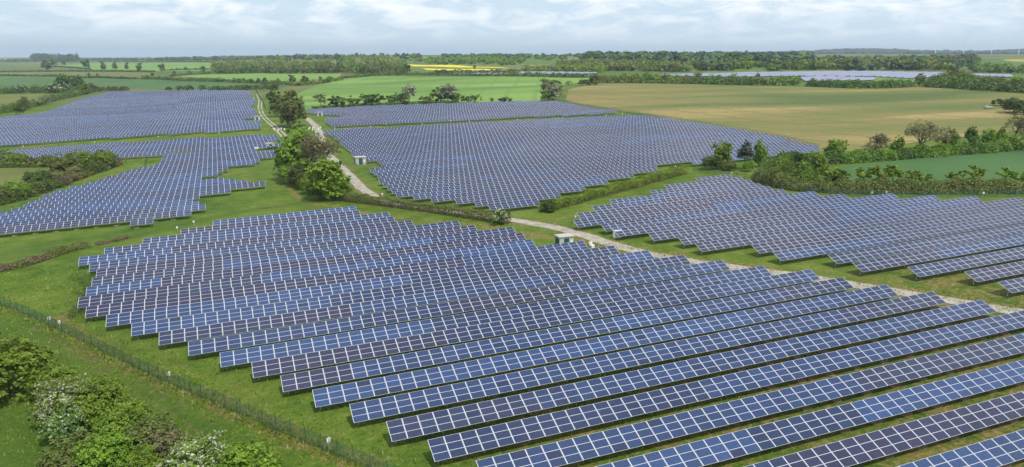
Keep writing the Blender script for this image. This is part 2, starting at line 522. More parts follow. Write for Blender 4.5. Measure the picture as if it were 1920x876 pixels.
def build_ground():
    radii = np.r_[0.0, np.geomspace(18, 900, 300), np.geomspace(915, 16000, 110)]
    head = 21.24
    az = np.r_[np.linspace(-180, -46, 40, endpoint=False), np.linspace(-46, 46, 300), np.linspace(46, 180, 41)[1:-1]] + head
    na = len(az); nr = len(radii)
    A, Rr = np.meshgrid(np.radians(az), radii)
    X = Rr * np.sin(A); Y = Rr * np.cos(A)
    Z = g(X, Y)
    V = np.stack([X, Y, Z], -1).reshape(-1, 3)
    i, j = np.meshgrid(np.arange(nr - 1), np.arange(na), indexing='ij')
    a = i * na + j; b = i * na + (j + 1) % na; c = (i + 1) * na + (j + 1) % na; d = (i + 1) * na + j
    F = np.stack([d, c, b, a], -1).reshape(-1, 4)
    me = bpy.data.meshes.new('ground')
    me.vertices.add(len(V)); me.loops.add(F.size); me.polygons.add(len(F))
    me.vertices.foreach_set('co', V.astype(np.float32).ravel())
    me.loops.foreach_set('vertex_index', F.astype(np.int32).ravel())
    me.polygons.foreach_set('loop_start', np.arange(0, F.size, 4, dtype=np.int32))
    me.polygons.foreach_set('loop_total', np.full(len(F), 4, dtype=np.int32))
    me.polygons.foreach_set('use_smooth', np.ones(len(F), dtype=bool))
    me.materials.append(grass_material())
    Xf, Yf = V[:, 0], V[:, 1]
    wear = np.zeros(len(V)); lush = np.zeros(len(V))
    for P, wd, s in WEAR:
        wear = np.maximum(wear, s * np.exp(-(dist_poly(Xf, Yf, pl(P)) / wd) ** 2))
    tr = dist_poly(Xf, Yf, pl(TRACK))
    wear = np.maximum(wear, 0.45 * np.exp(-((tr - 2.2) / 1.2) ** 2))
    # thin soil between the nearest rows
    wear = np.maximum(wear, 0.36 * np.clip((Xf - 8) / 25, 0, 1) * np.clip((118 - Yf) / 25, 0, 1) * np.clip((150 - Xf) / 20, 0, 1))
    for P, wd, s in LUSH:
        lush = np.maximum(lush, s * np.exp(-(dist_poly(Xf, Yf, pl(P)) / wd) ** 2))
    for nm, arr in (('wear', wear), ('lush', lush)):
        at_ = me.attributes.new(nm, 'FLOAT', 'POINT'); at_.data.foreach_set('value', arr.astype(np.float32))
    me.update(calc_edges=True)
    return tag(link('ground', me), kind='structure')


build_ground()


def sheet(name, px, m, off, cell):
    """a field: the photo outline laid on the land as its own conforming sheet"""
    P = [tuple(at(*p))[:2] for p in px]
    xs = [p[0] for p in P]; ys = [p[1] for p in P]
    vid = {}; V = []; F = []

    def clip(poly, ax, lim, keep_less):
        o = []
        for k in range(len(poly)):
            a, b = poly[k - 1], poly[k]
            ia = (a[ax] <= lim) if keep_less else (a[ax] >= lim)
            ib = (b[ax] <= lim) if keep_less else (b[ax] >= lim)
            if ia != ib:
                t = (lim - a[ax]) / (b[ax] - a[ax])
                o.append((a[0] + t * (b[0] - a[0]), a[1] + t * (b[1] - a[1])))
            if ib: o.append(b)
        return o
    for i in range(int(min(xs) // cell), int(max(xs) // cell) + 1):
        col = clip(clip(P, 0, i * cell, False), 0, (i + 1) * cell, True)
        if len(col) < 3: continue
        for j in range(int(min(ys) // cell), int(max(ys) // cell) + 1):
            q = clip(clip(col, 1, j * cell, False), 1, (j + 1) * cell, True)
            if len(q) < 3: continue
            ids = []
            for p in q:
                k = (round(p[0], 2), round(p[1], 2))
                if k not in vid:
                    vid[k] = len(V); V.append((p[0], p[1], float(g(p[0], p[1])) + off))
                if vid[k] not in ids: ids.append(vid[k])
            if len(ids) >= 3: F.append(tuple(ids))
    me = bpy.data.meshes.new(name); me.from_pydata(V, [], F)
    # face up
    for p in me.polygons:
        if p.normal.z < 0: p.flip()
    me.polygons.foreach_set('use_smooth', [True] * len(me.polygons))
    me.materials.append(m); me.update()
    return tag(link(name, me), kind='structure')


GREEN_CROP = crop_material('young_wheat', [(0.34, (0.085, 0.165, 0.036)), (0.5, (0.145, 0.245, 0.055)), (0.66, (0.205, 0.305, 0.075))], (0.3, 1.0, 1, -0.37), 0.02, (0.42, 24.0, (0.115, 0.20, 0.046)))
TEAL_CROP = crop_material('dark_wheat', [(0.3, (0.045, 0.105, 0.034)), (0.55, (0.075, 0.145, 0.050)), (0.75, (0.11, 0.18, 0.055))], (0.6, 1, 1, 0.2), 0.02)
BROWN_CROP = crop_material('ripening_stubble', [(0.40, (0.085, 0.115, 0.036)), (0.47, (0.125, 0.148, 0.046)), (0.51, (0.165, 0.162, 0.053)), (0.56, (0.205, 0.175, 0.063)), (0.63, (0.31, 0.24, 0.100))], (0.17, 0.8, 1, -0.37), 0.022, (-0.15, 26.0, (0.12, 0.135, 0.045)))
OLIVE_CROP = crop_material('pale_pasture', [(0.3, (0.095, 0.115, 0.030)), (0.55, (0.135, 0.155, 0.042)), (0.75, (0.18, 0.18, 0.055))], (1, 1, 1, 0), 0.02)
LIGHT_CROP = crop_material('light_green_crop', [(0.3, (0.12, 0.22, 0.052)), (0.7, (0.175, 0.28, 0.07))], (1, 0.4, 1, 0.2), 0.01)
RAPE = crop_material('rapeseed_in_flower', [(0.3, (0.52, 0.45, 0.04)), (0.7, (0.70, 0.60, 0.05))], (1, 1, 1, 0), 0.02)
EARTH = crop_material('plough_stripe', [(0.3, (0.16, 0.13, 0.065)), (0.7, (0.24, 0.19, 0.10))], (1, 1, 1, 0), 0.02)
sheet('green_crop_field', [(540, 184), (600, 160), (640, 149), (700, 143.5), (1000, 144.5), (1112, 147), (1085, 155), (1050, 160), (1018, 171), (1012, 192), (600, 208), (545, 205)], GREEN_CROP, 0.10, 11)
sheet('brown_crop_field', [(1060, 190), (1066, 168), (1125, 157), (1300, 158), (1480, 163), (1600, 167), (1720, 163), (1800, 168), (1920, 177), (2050, 186), (2050, 232), (1760, 262), (1600, 284), (1540, 284), (1400, 250), (1215, 214), (1165, 210)], BROWN_CROP, 0.10, 11)
sheet('wedge_crop_field', [(1548, 318), (1600, 309), (1760, 294), (1920, 281), (2060, 270), (2060, 350), (1920, 342), (1740, 344), (1600, 350)], TEAL_CROP, 0.05, 12)
sheet('upper_left_pasture', [(-60, 177), (108, 177), (60, 196), (20, 212), (-60, 222)], OLIVE_CROP, 0.10, 12)
sheet('lower_left_pasture', [(-60, 318), (95, 314), (125, 312), (60, 350), (-60, 372)], OLIVE_CROP, 0.05, 12)
sheet('blue_green_crop_field', [(-60, 143.5), (120, 146), (265, 149), (420, 153), (498, 156), (560, 160), (520, 167), (300, 169), (240, 166), (170, 158), (-60, 160)], TEAL_CROP, 0.12, 20)
sheet('narrow_green_field', [(330, 143), (420, 138.5), (640, 138.5), (640, 145), (560, 152), (500, 154), (420, 150)], LIGHT_CROP, 0.16, 25)
sheet('far_stubble_field', [(-60, 137), (120, 135.5), (270, 136), (300, 139), (250, 146), (100, 144), (-60, 141)], OLIVE_CROP, 0.16, 25)
sheet('far_light_field', [(105, 124), (180, 117.5), (400, 117.5), (400, 133), (300, 134), (190, 133)], LIGHT_CROP, 0.2, 80)
sheet('rapeseed_field', [(762, 121), (850, 122.3), (945, 127.2), (958, 129), (860, 127), (775, 125)], RAPE, 0.3, 30)
sheet('rapeseed_strip', [(792, 128.6), (870, 129.6), (955, 131.6), (985, 134.3), (900, 134.2), (800, 131.6)], RAPE, 0.3, 30)
sheet('distant_rapeseed_field', [(1880, 112.4), (1990, 112.4), (1990, 117), (1905, 116.5)], RAPE, 0.4, 150)
sheet('distant_green_slope', [(1810, 113), (1990, 117.6), (1990, 127), (1840, 126)], TEAL_CROP, 0.4, 150)
sheet('paddock_by_far_arrays', [(1600, 143), (1720, 147.5), (1760, 152), (1700, 154), (1560, 150)], LIGHT_CROP, 0.15, 60)


def ribbon(name, px, width, m, off, gap=0.0, crown=0.0, world=None):
    P = pl(px) if world is None else world
    # resample smoothly
    d = np.r_[0, np.cumsum(np.hypot(*np.diff(P[:, :2], axis=0).T))]
    s = np.linspace(0, d[-1], max(8, int(d[-1] / 1.5)))
    x = np.interp(s, d, P[:, 0]); y = np.interp(s, d, P[:, 1])
    k = np.ones(7) / 7
    xp = np.convolve(np.pad(x, 3, 'edge'), k, 'valid'); yp = np.convolve(np.pad(y, 3, 'edge'), k, 'valid')
    tx = np.gradient(xp); ty = np.gradient(yp); L = np.hypot(tx, ty); nx, ny = -ty / L, tx / L
    jit = np.interp(s, s[::4], rng.normal(0, 0.2, len(s[::4])))
    jit2 = np.interp(s, s[::4], rng.normal(0, 0.2, len(s[::4])))
    strips = [(-width / 2, width / 2)] if gap == 0 else [(-width / 2, -gap / 2), (gap / 2, width / 2)]
    Q = []
    for a, b in strips:
        xa, ya = xp + nx * (a + jit), yp + ny * (a + jit); xb, yb = xp + nx * (b + jit2), yp + ny * (b + jit2)
        nsub = 4 if width > 2 else 1
        for q in range(nsub):
            u0, u1 = q / nsub, (q + 1) / nsub
            X0, Y0, X1, Y1 = xa + (xb - xa) * u0, ya + (yb - ya) * u0, xa + (xb - xa) * u1, ya + (yb - ya) * u1
            A = np.c_[X0, Y0, g(X0, Y0) + off]; B = np.c_[X1, Y1, g(X1, Y1) + off]
            Q.append(np.stack([A[:-1], B[:-1], B[1:], A[1:]], 1))
    Q = np.concatenate(Q)
    nrm = np.cross(Q[:, 1] - Q[:, 0], Q[:, 3] - Q[:, 0])[:, 2]
    Q[nrm < 0] = Q[nrm < 0][:, ::-1]
    me = quads_mesh(name, Q, [m])
    return tag(link(name, me), kind='structure')


def gravel():
    m, t, b = mat('gravel', 0.95, 0.1)
    n_ = noise(t, 0.5, 6, 0.65); n2 = noise(t, 6.0, 4, 0.7)
    c = ramp(t, n_, [(0.3, (0.24, 0.215, 0.165)), (0.5, (0.36, 0.33, 0.27)), (0.7, (0.46, 0.43, 0.37))])
    c = mixc_(t, mth(t, 'MULTIPLY', mrange(t, noise(t, 0.9, 5, 0.7), 0.55, 0.68), 0.45), c, (0.085, 0.11, 0.03))
    c = mixc_(t, 0.35, c, ramp(t, n2, [(0.3, (0.5, 0.5, 0.5)), (0.7, (1, 1, 1))]), 'MULTIPLY')
    t.links.new(c, b.inputs['Base Color']); bump(t, b, n2, 0.4, 0.06)
    return m


GRAVEL = gravel()
ribbon('gravel_track', TRACK, 3.8, GRAVEL, 0.05)
ribbon('farm_track', [(484, 176), (489, 190), (487, 200), (490, 212), (503, 228), (520, 243), (527, 250), (534, 257)], 3.4, GRAVEL, 0.05, 1.2)
ribbon('field_edge_path', [(238, 170.5), (275, 170), (330, 169.4), (390, 169)], 5.0, EARTH, 0.16)

# ------------------------------------------------------------------ solar panel rows
TILT = R_(22.72); TL_ = 3.01; CW = 1.85; CLEAR = 1.05
ORD = 'zeroth first second third fourth fifth sixth seventh eighth ninth tenth eleventh twelfth thirteenth fourteenth fifteenth sixteenth seventeenth eighteenth nineteenth twentieth'.split()


def ordinal(n):
    if n <= 20: return ORD[n]
    tens = {2: 'twent', 3: 'thirt', 4: 'fort', 5: 'fift', 6: 'sixt', 7: 'sevent', 8: 'eight', 9: 'ninet'}[n // 10]
    return tens + 'ieth' if n % 10 == 0 else tens + 'y-' + ORD[n % 10]


def tint_run(n, seed, bias):
    """colour of each column's cells: strings of like modules along the row"""
    r = np.random.default_rng(seed)
    base = {'blue': (0.016, 0.037, 0.104), 'sky': (0.020, 0.050, 0.138), 'navy': (0.012, 0.024, 0.069), 'plum': (0.021, 0.020, 0.053), 'slate': (0.019, 0.027, 0.066)}
    keys = list(base)
    out = np.zeros((n, 3, 3))
    i = 0
    while i < n:
        L = int(r.integers(5, 26))
        p = np.array(bias, float); p /= p.sum()
        c = np.array(base[keys[r.choice(len(keys), p=p)]])
        out[i:i + L] = c
        i += L
    out *= r.normal(1, 0.06, (n, 1, 1)) * r.normal(1, 0.07, (n, 3, 1))
    sw = r.random((n, 3)) < 0.05
    out[sw] = np.array(base['navy']) * 0.9
    return np.clip(out, 0.005, 1)


def module_mesh():
    mb = MB()
    hx, hy, t = 1.83 / 2, 0.988 / 2, 0.04
    fr = 0.012
    z = 0.0
    mb.face([(-hx + fr, -hy + fr, z - 0.004), (hx - fr, -hy + fr, z - 0.004), (hx - fr, hy - fr, z - 0.004), (-hx + fr, hy - fr, z - 0.004)], 0, [(0.005, 0.01), (0.995, 0.01), (0.995, 0.99), (0.005, 0.99)])
    a = [(-hx, -hy), (hx, -hy), (hx, hy), (-hx, hy)]; b = [(-hx + fr, -hy + fr), (hx - fr, -hy + fr), (hx - fr, hy - fr), (-hx + fr, hy - fr)]
    for k in range(4):
        n = (k + 1) % 4
        mb.face([(*a[k], z), (*a[n], z), (*b[n], z), (*b[k], z)], 1)
        mb.face([(*a[k], z - t), (*a[n], z - t), (*a[n], z), (*a[k], z)], 1)
        mb.face([(*b[k], z), (*b[n], z), (*b[n], z - 0.004), (*b[k], z - 0.004)], 1)
    mb.face([(*a[3], z - t), (*a[2], z - t), (*a[1], z - t), (*a[0], z - t)], 2)
    return mb.mesh('solar_panel', [PV_OBJ, FRAME, BACK])


MODULE = module_mesh()
mb = MB()
POST_Y = 1.25
h = CLEAR + POST_Y * math.tan(TILT) - 0.14
mb.box((0, 0, h / 2 - 0.1), (0.11, 0.08, h + 0.2))
mb.bar((0, 0, h * 0.55), (0, 0.95, h + 0.28), 0.05)
mb.bar((0, 0, h * 0.45), (0, -0.75, h - 0.36), 0.05)
LEG = mb.mesh('leg', [STEEL])
mb = MB()
for xx in (-0.31, 0.31):
    mb.box((xx, 0, 0.08), (0.60, 0.7, 0.30))
BLOCK = mb.mesh('ballast_block', [CONC])

CAMV = Vector((0, 0, CAM_H))


def wpt(x, y, yy):
    """world point of the table plane: yy metres up the slope from the lower edge at x"""
    return np.array([x, y + yy * math.cos(TILT), float(g(x, y + 0.8)) + CLEAR + yy * math.sin(TILT)])


def near_row(y, xl, xr, label, group, seed, bias, blocks=None, nmax=100, legs_step=5.55):
    """a row on the evenly sloping near land: every module its own part"""
    n = max(1, int(round((xr - xl) / CW)))
    root = empty('solar_panel_row', (xl, y, float(g(xl, y + 0.8))), 0, label, 'solar panels', group)
    sl = (float(g(xl + n * CW, y + 0.8)) - float(g(xl, y + 0.8))) / (n * CW)
    ex = Vector((1, 0, sl)).normalized()
    ey = Vector((0, math.cos(TILT), math.sin(TILT))); ey = (ey - ex * ey.dot(ex)).normalized()
    ez = ex.cross(ey)
    M = Matrix((ex, ey, ez)).transposed()
    eul = M.to_euler()
    o = Vector((0, 0, CLEAR))
    tint = tint_run(n, seed, bias)
    items = []
    for i in range(n):
        for j in range(3):
            c = o + ex * ((i + 0.5) * CW / ex.x) + ey * ((j + 0.5) * TL_ / 3)
            items.append(((root.location + c - CAMV).length, i, j, c))
    items.sort(key=lambda q: q[0])
    for d, i, j, c in items[:nmax]:
        p = bpy.data.objects.new('solar_panel', MODULE)
        COL.objects.link(p); p.parent = root
        p.location = c + Vector((random.gauss(0, .004), 0, random.gauss(0, .004))); p.rotation_euler = eul
        p.color = (*tint[i, j], 1)
    rest = items[nmax:]
    if rest:
        Q = []; T = []; U = []; MI = []
        hx, hy = 1.83 / 2, 0.988 / 2
        for d, i, j, c in rest:
            q = [c + ex * sx * hx + ey * sy * hy for sx, sy in ((-1, -1), (1, -1), (1, 1), (-1, 1))]
            q2 = [p - ez * 0.04 for p in q]
            Q.append(q); MI.append(0)
            for k in range(4):
                Q.append([q2[k], q2[(k + 1) % 4], q[(k + 1) % 4], q[k]]); MI.append(1)
            Q.append(q2[::-1]); MI.append(2)
            T += [tint[i, j]] * 6; U += [[(0, 0), (1, 0), (1, 1), (0, 1)]] * 6
        me = quads_mesh('solar_panel', np.array([[tuple(v) for v in q] for q in Q]), [PV_MESH, FRAME, BACK], MI, np.array(U), np.array(T))
        tag(link('solar_panel', me, root), kind='stuff')
    # supporting frame: two purlins and a rafter at each pair of legs
    mb = MB()
    Lx = n * CW / ex.x
    for yy in (0.62, 2.35):
        a = o + ey * yy - ez * 0.10
        mb.bar(a + ex * 0.06, a + ex * (Lx - 0.06), 0.06, 0.10)
    nl = max(2, int(round(n * CW / legs_step)) + 1)
    xs = np.linspace(0.75, n * CW - 0.75, nl)
    for xx in xs:
        a = o + ex * (xx / ex.x) - ez * 0.19
        mb.bar(a + ey * 0.25, a + ey * 2.75, 0.06, 0.08)
    link('support_frame', mb.mesh('support_frame', [STEEL]), root)
    for xx in xs:
        p = bpy.data.objects.new('leg', LEG); COL.objects.link(p); p.parent = root
        p.location = (xx, POST_Y, float(sl * xx))
    if blocks:
        for xx in np.arange(max(0, blocks[0] - xl) + 1.6, min(n * CW, blocks[1] - xl) - 0.6, 4.75):
            p = bpy.data.objects.new('ballast_block', BLOCK); COL.objects.link(p); p.parent = root
            p.location = (xx, 0.95, float(sl * xx)); p.rotation_euler = (0, -math.atan(sl), random.gauss(0, 0.03))
    return root


def far_row(y, segs, label, group, seed, bias, blocks=False):
    """a row that follows rolling land; too small in view to show single modules"""
    x0 = min(s[0] for s in segs)
    org = np.array([x0, y, float(g(x0, y + 0.8))])
    root = empty('solar_panel_row', tuple(org), 0, label, 'solar panels', group)
    Q = []; T = []; U = []; MI = []
    F = MB()
    for xl, xr in segs:
        n = max(2, int(round((xr - xl) / CW)))
        tint = tint_run(n, seed + int(xl), bias)
        xs = xl + np.arange(n + 1) * CW
        zs = g(xs, np.full(n + 1, y + 0.8)) + CLEAR
        grid = np.stack([np.stack([xs, np.full(n + 1, y + j * TL_ / 3 * math.cos(TILT)), zs + j * TL_ / 3 * math.sin(TILT)], -1) for j in range(4)], 1) - org
        for j in range(3):
            q = np.stack([grid[:-1, j], grid[1:, j], grid[1:, j + 1], grid[:-1, j + 1]], 1)
            Q.append(q); T.append(tint[:, j]); MI.append(np.zeros(n)); U.append(np.tile([(0, 0), (1, 0), (1, 1), (0, 1)], (n, 1, 1)))
        dn = np.array([0, 0.02, -0.045])
        for q, m_ in ((np.stack([grid[:-1, 3] + dn, grid[1:, 3] + dn, grid[1:, 0] + dn, grid[:-1, 0] + dn], 1), 2),
                      (np.stack([grid[:-1, 0] + dn, grid[1:, 0] + dn, grid[1:, 0], grid[:-1, 0]], 1), 1),
                      (np.stack([grid[1:, 3] + dn, grid[:-1, 3] + dn, grid[:-1, 3], grid[1:, 3]], 1), 1),
                      (np.array([[grid[0, 3] + dn, grid[0, 0] + dn, grid[0, 0], grid[0, 3]], [grid[-1, 0] + dn, grid[-1, 3] + dn, grid[-1, 3], grid[-1, 0]]]), 1)):
            k = len(q)
            Q.append(q); T.append(np.full((k, 3), 0.3)); MI.append(np.full(k, m_)); U.append(np.zeros((k, 4, 2)))
        for xx in np.linspace(xl + 0.7, xl + n * CW - 0.7, max(2, int(n * CW / 5.5) + 1)):
            for yy in (1.25,):
                p = np.array([xx, y + yy * math.cos(TILT), float(g(xx, y + yy))]) - org
                h = CLEAR + yy * math.sin(TILT) - 0.1
                F.box((p[0], p[1], p[2] + h / 2 - 0.15), (0.10, 0.10, h + 0.3))
    me = quads_mesh('panel_surface', np.concatenate(Q), [PV_MESH, FRAME, BACK], np.concatenate(MI), np.concatenate(U), np.concatenate(T))
    link('panel_surface', me, root)
    link('support_frame', F.mesh('support_frame', [STEEL]), root)
    if blocks:
        for xl, xr in segs:
            for xx in np.arange(xl + 1.5, xr - 1, 4.75):
                p = bpy.data.objects.new('ballast_block', BLOCK); COL.objects.link(p); p.parent = root
                p.location = (xx - org[0], 0.75, float(g(xx, y + 0.5)) - org[2])
    return root


# near field: lower-edge Y, left and right end of every row
NEAR = [(70.43, 18.5, 117.0), (76.49, 15.2, 112.0), (82.74, 12.0, 109.1), (88.78, 8.3, 105.3), (95.07, 4.9, 101.6), (101.36, 1.5, 98.8), (107.16, -2.6, 94.1), (113.75, -7.0, 90.1), (120.27, -11.4, 85.7), (126.56, -15.8, 81.3), (133.16, -20.2, 76.8), (139.72, -24.1, 72.6), (146.35, -26.2, 63.1), (152.77, -25.8, 63.6), (159.22, -25.7, 63.8), (165.64, -25.7, 56.3), (171.97, -27.8, 54.0), (178.46, -30.7, 43.7), (184.87, -26.5, 40.4), (190.80, -19.1, 40.4), (196.99, -11.0, 33.6), (203.49, -3.5, 33.6)]
NEAR = [(45.9, 32.4, 102.0), (52.0, 28.9, 108.0), (58.1, 25.4, 112.0), (64.2, 22.0, 116.0)] + NEAR
BIAS = [(5, 2, 3, 2, 1), (3, 1, 3, 4, 2), (6, 3, 2, 1, 1), (2, 1, 4, 5, 3)]
for k, (y, xl, xr) in enumerate(NEAR):
    lab = f'row of blue solar panels, {ordinal(k + 1)} from the front of the near field'
    if k == 0: lab = 'front row of the near field, cut off by the bottom right corner'
    near_row(y, xl, xr, lab, 'solar panel rows of the near field', 100 + k, BIAS[[2, 0, 2, 1, 0, 2, 0, 0, 1, 0, 2, 1, 3, 3, 0, 1, 2, 3, 1, 3, 0, 1, 1, 2, 0, 0][k % 26]], (62, 200) if k < 7 else None)

RIGHT = [(81.5, 121.7, 176), (88.1, 122.1, 186), (94.6, 115.9, 196), (101.3, 109.4, 200), (107.4, 109.3, 204), (113.9, 101.4, 206), (120.1, 101.2, 205), (126.6, 91.8, 190.3), (132.8, 91.6, 182.0), (138.9, 87.8, 175.5), (145.8, 82.8, 168.4), (151.6, 82.6, 156.0), (158.4, 78.7, 152.0), (165.0, 82.8, 148.2), (170.6, 90.0, 148.0), (175.8, 98.1, 148.9), (181.4, 114.2, 149.9), (187.3, 122.6, 151.0), (192.4, 137.2, 150.8)]
for k, (y, xl, xr) in enumerate(RIGHT):
    near_row(y, xl, xr, f'row of grey-blue solar panels, {ordinal(k + 1)} from the front of the right field', 'solar panel rows of the right field', 200 + k, [(2, .5, 2, 3, 6), (1, .3, 2, 5, 6), (3, 1, 2, 2, 5)][k % 3], None, 60, 5.55)  # greyer cell mix paints in the sky reflection seen at this slanting angle


def extents(poly, y, lo=4.0):
    """stretches of the line at Y=y that lie inside the outline"""
    xs = []
    for a, b in zip(poly, np.roll(poly, -1, 0)):
        if (a[1] <= y) != (b[1] <= y):
            xs.append(a[0] + (y - a[1]) / (b[1] - a[1]) * (b[0] - a[0]))
    xs.sort()
    return [(xs[i], xs[i + 1]) for i in range(0, len(xs) - 1, 2) if xs[i + 1] - xs[i] > lo]


def field(px, pitch, what, group, seed, biases, h=1.2, start=0.6, min_len=6.0, blocks_rows=0):
    P = np.array([tuple(at(x, y, h)) for x, y in px])[:, :2]
    y = P[:, 1].min() + start
    k = 0
    while y < P[:, 1].max() - 1.0:
        e = extents(P, y + 1.4, min_len)
        if e:
            e = [(round(a / CW) * CW, round(b / CW) * CW) for a, b in e]
            k += 1
            for q, sg in enumerate(e):
                lab = what.format(ordinal(k))
                if len(e) > 1: lab = lab.replace('row of', ('left part of' if q == 0 else 'right part of' if q == len(e) - 1 else 'middle part of'), 1).replace('solar panels,', 'panels, row')
                far_row(y, [sg], lab, group, seed + 7 * k + q, biases[(k * 5 + k // 3) % len(biases)], k <= blocks_rows)
        y += pitch
    return k


LEFTB = [(6, 3, 3, 0.4, 1), (6, 2, 4, 0.6, 1), (7, 4, 2, 0.3, 1)]
MIDB = [(2, .3, 2, 2, 5), (3, .5, 1, 1, 5), (1, .2, 2, 3, 5)]  # mostly slate: the grey sky sheen is put into the cell colour
# lower left field, narrowing towards the camera's left edge
n1_ = field([(-70, 444), (0, 438), (150, 424), (293, 417), (293, 408), (362, 402), (362, 394), (380, 393), (380, 384), (362, 380), (366, 373), (376, 373), (376, 364), (436, 362), (436, 354), (494, 352), (494, 345), (466, 344), (436, 340), (404, 337), (378, 338), (380, 332), (395, 330), (408, 325), (421, 321), (431, 316), (431, 311), (478, 308), (487, 304), (487, 298), (517, 293), (519, 285), (478, 285), (474, 276), (310, 291), (296, 312), (256, 319), (205, 335), (145, 352), (95, 366), (25, 397), (-70, 432)],
            6.25, 'row of blue solar panels, {} from the front of the lower left field', 'solar panel rows of the lower left field', 900, LEFTB, 1.3, 0.4, 3.0, 2)
# strip above it, between the two grass lanes
field([(22, 296), (70, 297), (150, 296), (232, 297), (300, 292), (310, 288), (470, 276), (526, 278), (526, 262), (522, 253.5), (430, 258), (330, 263), (230, 269.5), (110, 277), (22, 284)],
      6.25, 'row of blue solar panels, {} from front of the strip behind left bushes', 'solar panel rows of the left strip', 1300, LEFTB, 1.3, 0.5)
# big upper left field
field([(-150, 279), (40, 270), (181, 260), (290, 253), (310, 251.5), (425, 246), (489, 243), (487, 229), (460, 229), (458, 223), (482, 220), (478, 204), (466, 203), (478, 195), (474, 183), (468, 170.5), (330, 171.5), (200, 173), (186, 180), (150, 188), (122, 198), (96, 208), (78, 214), (0, 222), (-150, 233)],
      6.45, 'row of blue solar panels, {} from the front of the upper left field', 'solar panel rows of the upper left field', 1700, LEFTB, 1.3, 0.5, 8.0)
# big middle field
field([(916, 392), (960, 388), (1010, 384), (1006, 376), (1054, 372), (1052, 365), (1098, 358), (1094, 352), (1140, 348), (1140, 340), (1186, 334), (1186, 327), (1232, 321), (1232, 311), (1340, 303), (1470, 292), (1535, 283), (1530, 276), (1450, 256), (1330, 236), (1212, 218), (1160, 219.5), (1000, 226.5), (800, 237), (606, 247), (622, 256), (650, 279), (668, 297), (686, 303), (706, 303), (722, 317), (694, 318), (708, 334), (742, 368), (774, 367), (776, 372), (808, 371), (812, 376), (838, 374), (842, 381), (868, 379), (872, 386), (908, 384)],
      6.3, 'row of lilac-blue solar panels, {} from the front of the middle field', 'solar panel rows of the middle field', 2300, MIDB, 1.2, 0.5, 6.0)
# strip at the back of the middle field
field([(622, 238), (800, 228.5), (1000, 219), (1168, 212), (1110, 203), (1044, 191), (950, 192), (800, 197), (700, 200), (576, 206), (577, 212), (605, 215), (642, 216), (646, 220), (608, 225)],
      6.3, 'row of blue solar panels, {} from the front of the strip below the green crop', 'solar panel rows of the back strip', 2900, MIDB, 1.2, 0.5, 8.0)

# ------------------------------------------------------------------ vegetation builders
def leaf_quads(C, size, outward=None, up=0.75, flat=0.6):
    """leaf sprays: kite-shaped faces at the points C"""
    n = len(C)
    d = rng.normal(0, 1, (n, 3))
    if outward is not None: d = d * 0.62 + outward * 1.0
    d[:, 2] += up
    d /= np.linalg.norm(d, axis=1)[:, None] + 1e-9
    r = rng.normal(0, 1, (n, 3))
    a = np.cross(d, r); a /= np.linalg.norm(a, axis=1)[:, None] + 1e-9
    b = np.cross(d, a)
    s = size * rng.uniform(0.6, 1.35, (n, 1))
    w_ = s * rng.uniform(0.45, 0.8, (n, 1))
    k = rng.uniform(-0.25, 0.25, (n, 1))
    return np.stack([C - a * s, C + b * w_ + a * k * s + d * s * 0.12, C + a * s, C - b * w_ + a * k * s + d * s * 0.12], 1)


def crown_points(blobs, n, clump=0.32, n_cl=None, shell=0.45):
    """points in leafy clumps over a set of ellipsoids (cx, cy, cz, rx, ry, rz)"""
    B = np.array(blobs, float)
    wgt = (B[:, 3] * B[:, 4] * B[:, 5]) ** (2 / 3); wgt /= wgt.sum()
    n_cl = n_cl or max(18, n // 20)
    pick = rng.choice(len(B), n_cl, p=wgt)
    d = rng.normal(0, 1, (n_cl, 3)); d /= np.linalg.norm(d, axis=1)[:, None]
    d[:, 2] = np.where(d[:, 2] < -0.55, -d[:, 2] * 0.5, d[:, 2])
    r = 1 - shell * rng.random(n_cl) ** 1.6
    shoot = rng.random(n_cl) < .16
    r = np.where(shoot, rng.uniform(1.02, 1.24, n_cl), r)
    cc = B[pick, :3] + d * r[:, None] * B[pick, 3:6]
    rad = B[pick, 3:6].min(1) * clump * rng.uniform(0.4, 1.5, n_cl)
    rad = np.where(shoot, rad * .55, rad)
    q = rng.choice(n_cl, n)
    off = rng.normal(0, 1, (n, 3)); off *= (rng.random(n) ** 0.5 / (np.linalg.norm(off, axis=1) + 1e-9))[:, None]
    off[:, 2] *= 0.7
    P = cc[q] + off * rad[q][:, None]
    outw = (P - B[pick[q], :3]) / B[pick[q], 3:6]
    outw /= np.linalg.norm(outw, axis=1)[:, None] + 1e-9
    return P, outw, cc


def limbs(mb, H, rad, crowns, base=(0, 0, 0), n=6, lean=0.0, m=0):
    b = Vector(base)
    top = b + Vector((lean, lean * 0.4, H * 0.62))
    mid = b + Vector((lean * 0.3 + random.gauss(0, rad * .4), random.gauss(0, rad * .4), H * 0.3))
    mb.tube([b - Vector((0, 0, 0.3)), b + Vector((0, 0, H * .05)), mid, top], [rad * 1.5, rad * 1.05, rad * 0.85, rad * 0.35], 8, m)
    for k in range(n):
        c = Vector(crowns[int(rng.integers(len(crowns)))])
        s = mid.lerp(top, random.uniform(-0.1, 0.8))
        e = s.lerp(c, 0.92)
        q = s.lerp(e, 0.45) + Vector((random.gauss(0, .12), random.gauss(0, .12), 0.06)) * H * 0.25
        mb.tube([s, q, e], [rad * 0.45, rad * 0.28, rad * 0.06], 5, m)


PROTO = {}


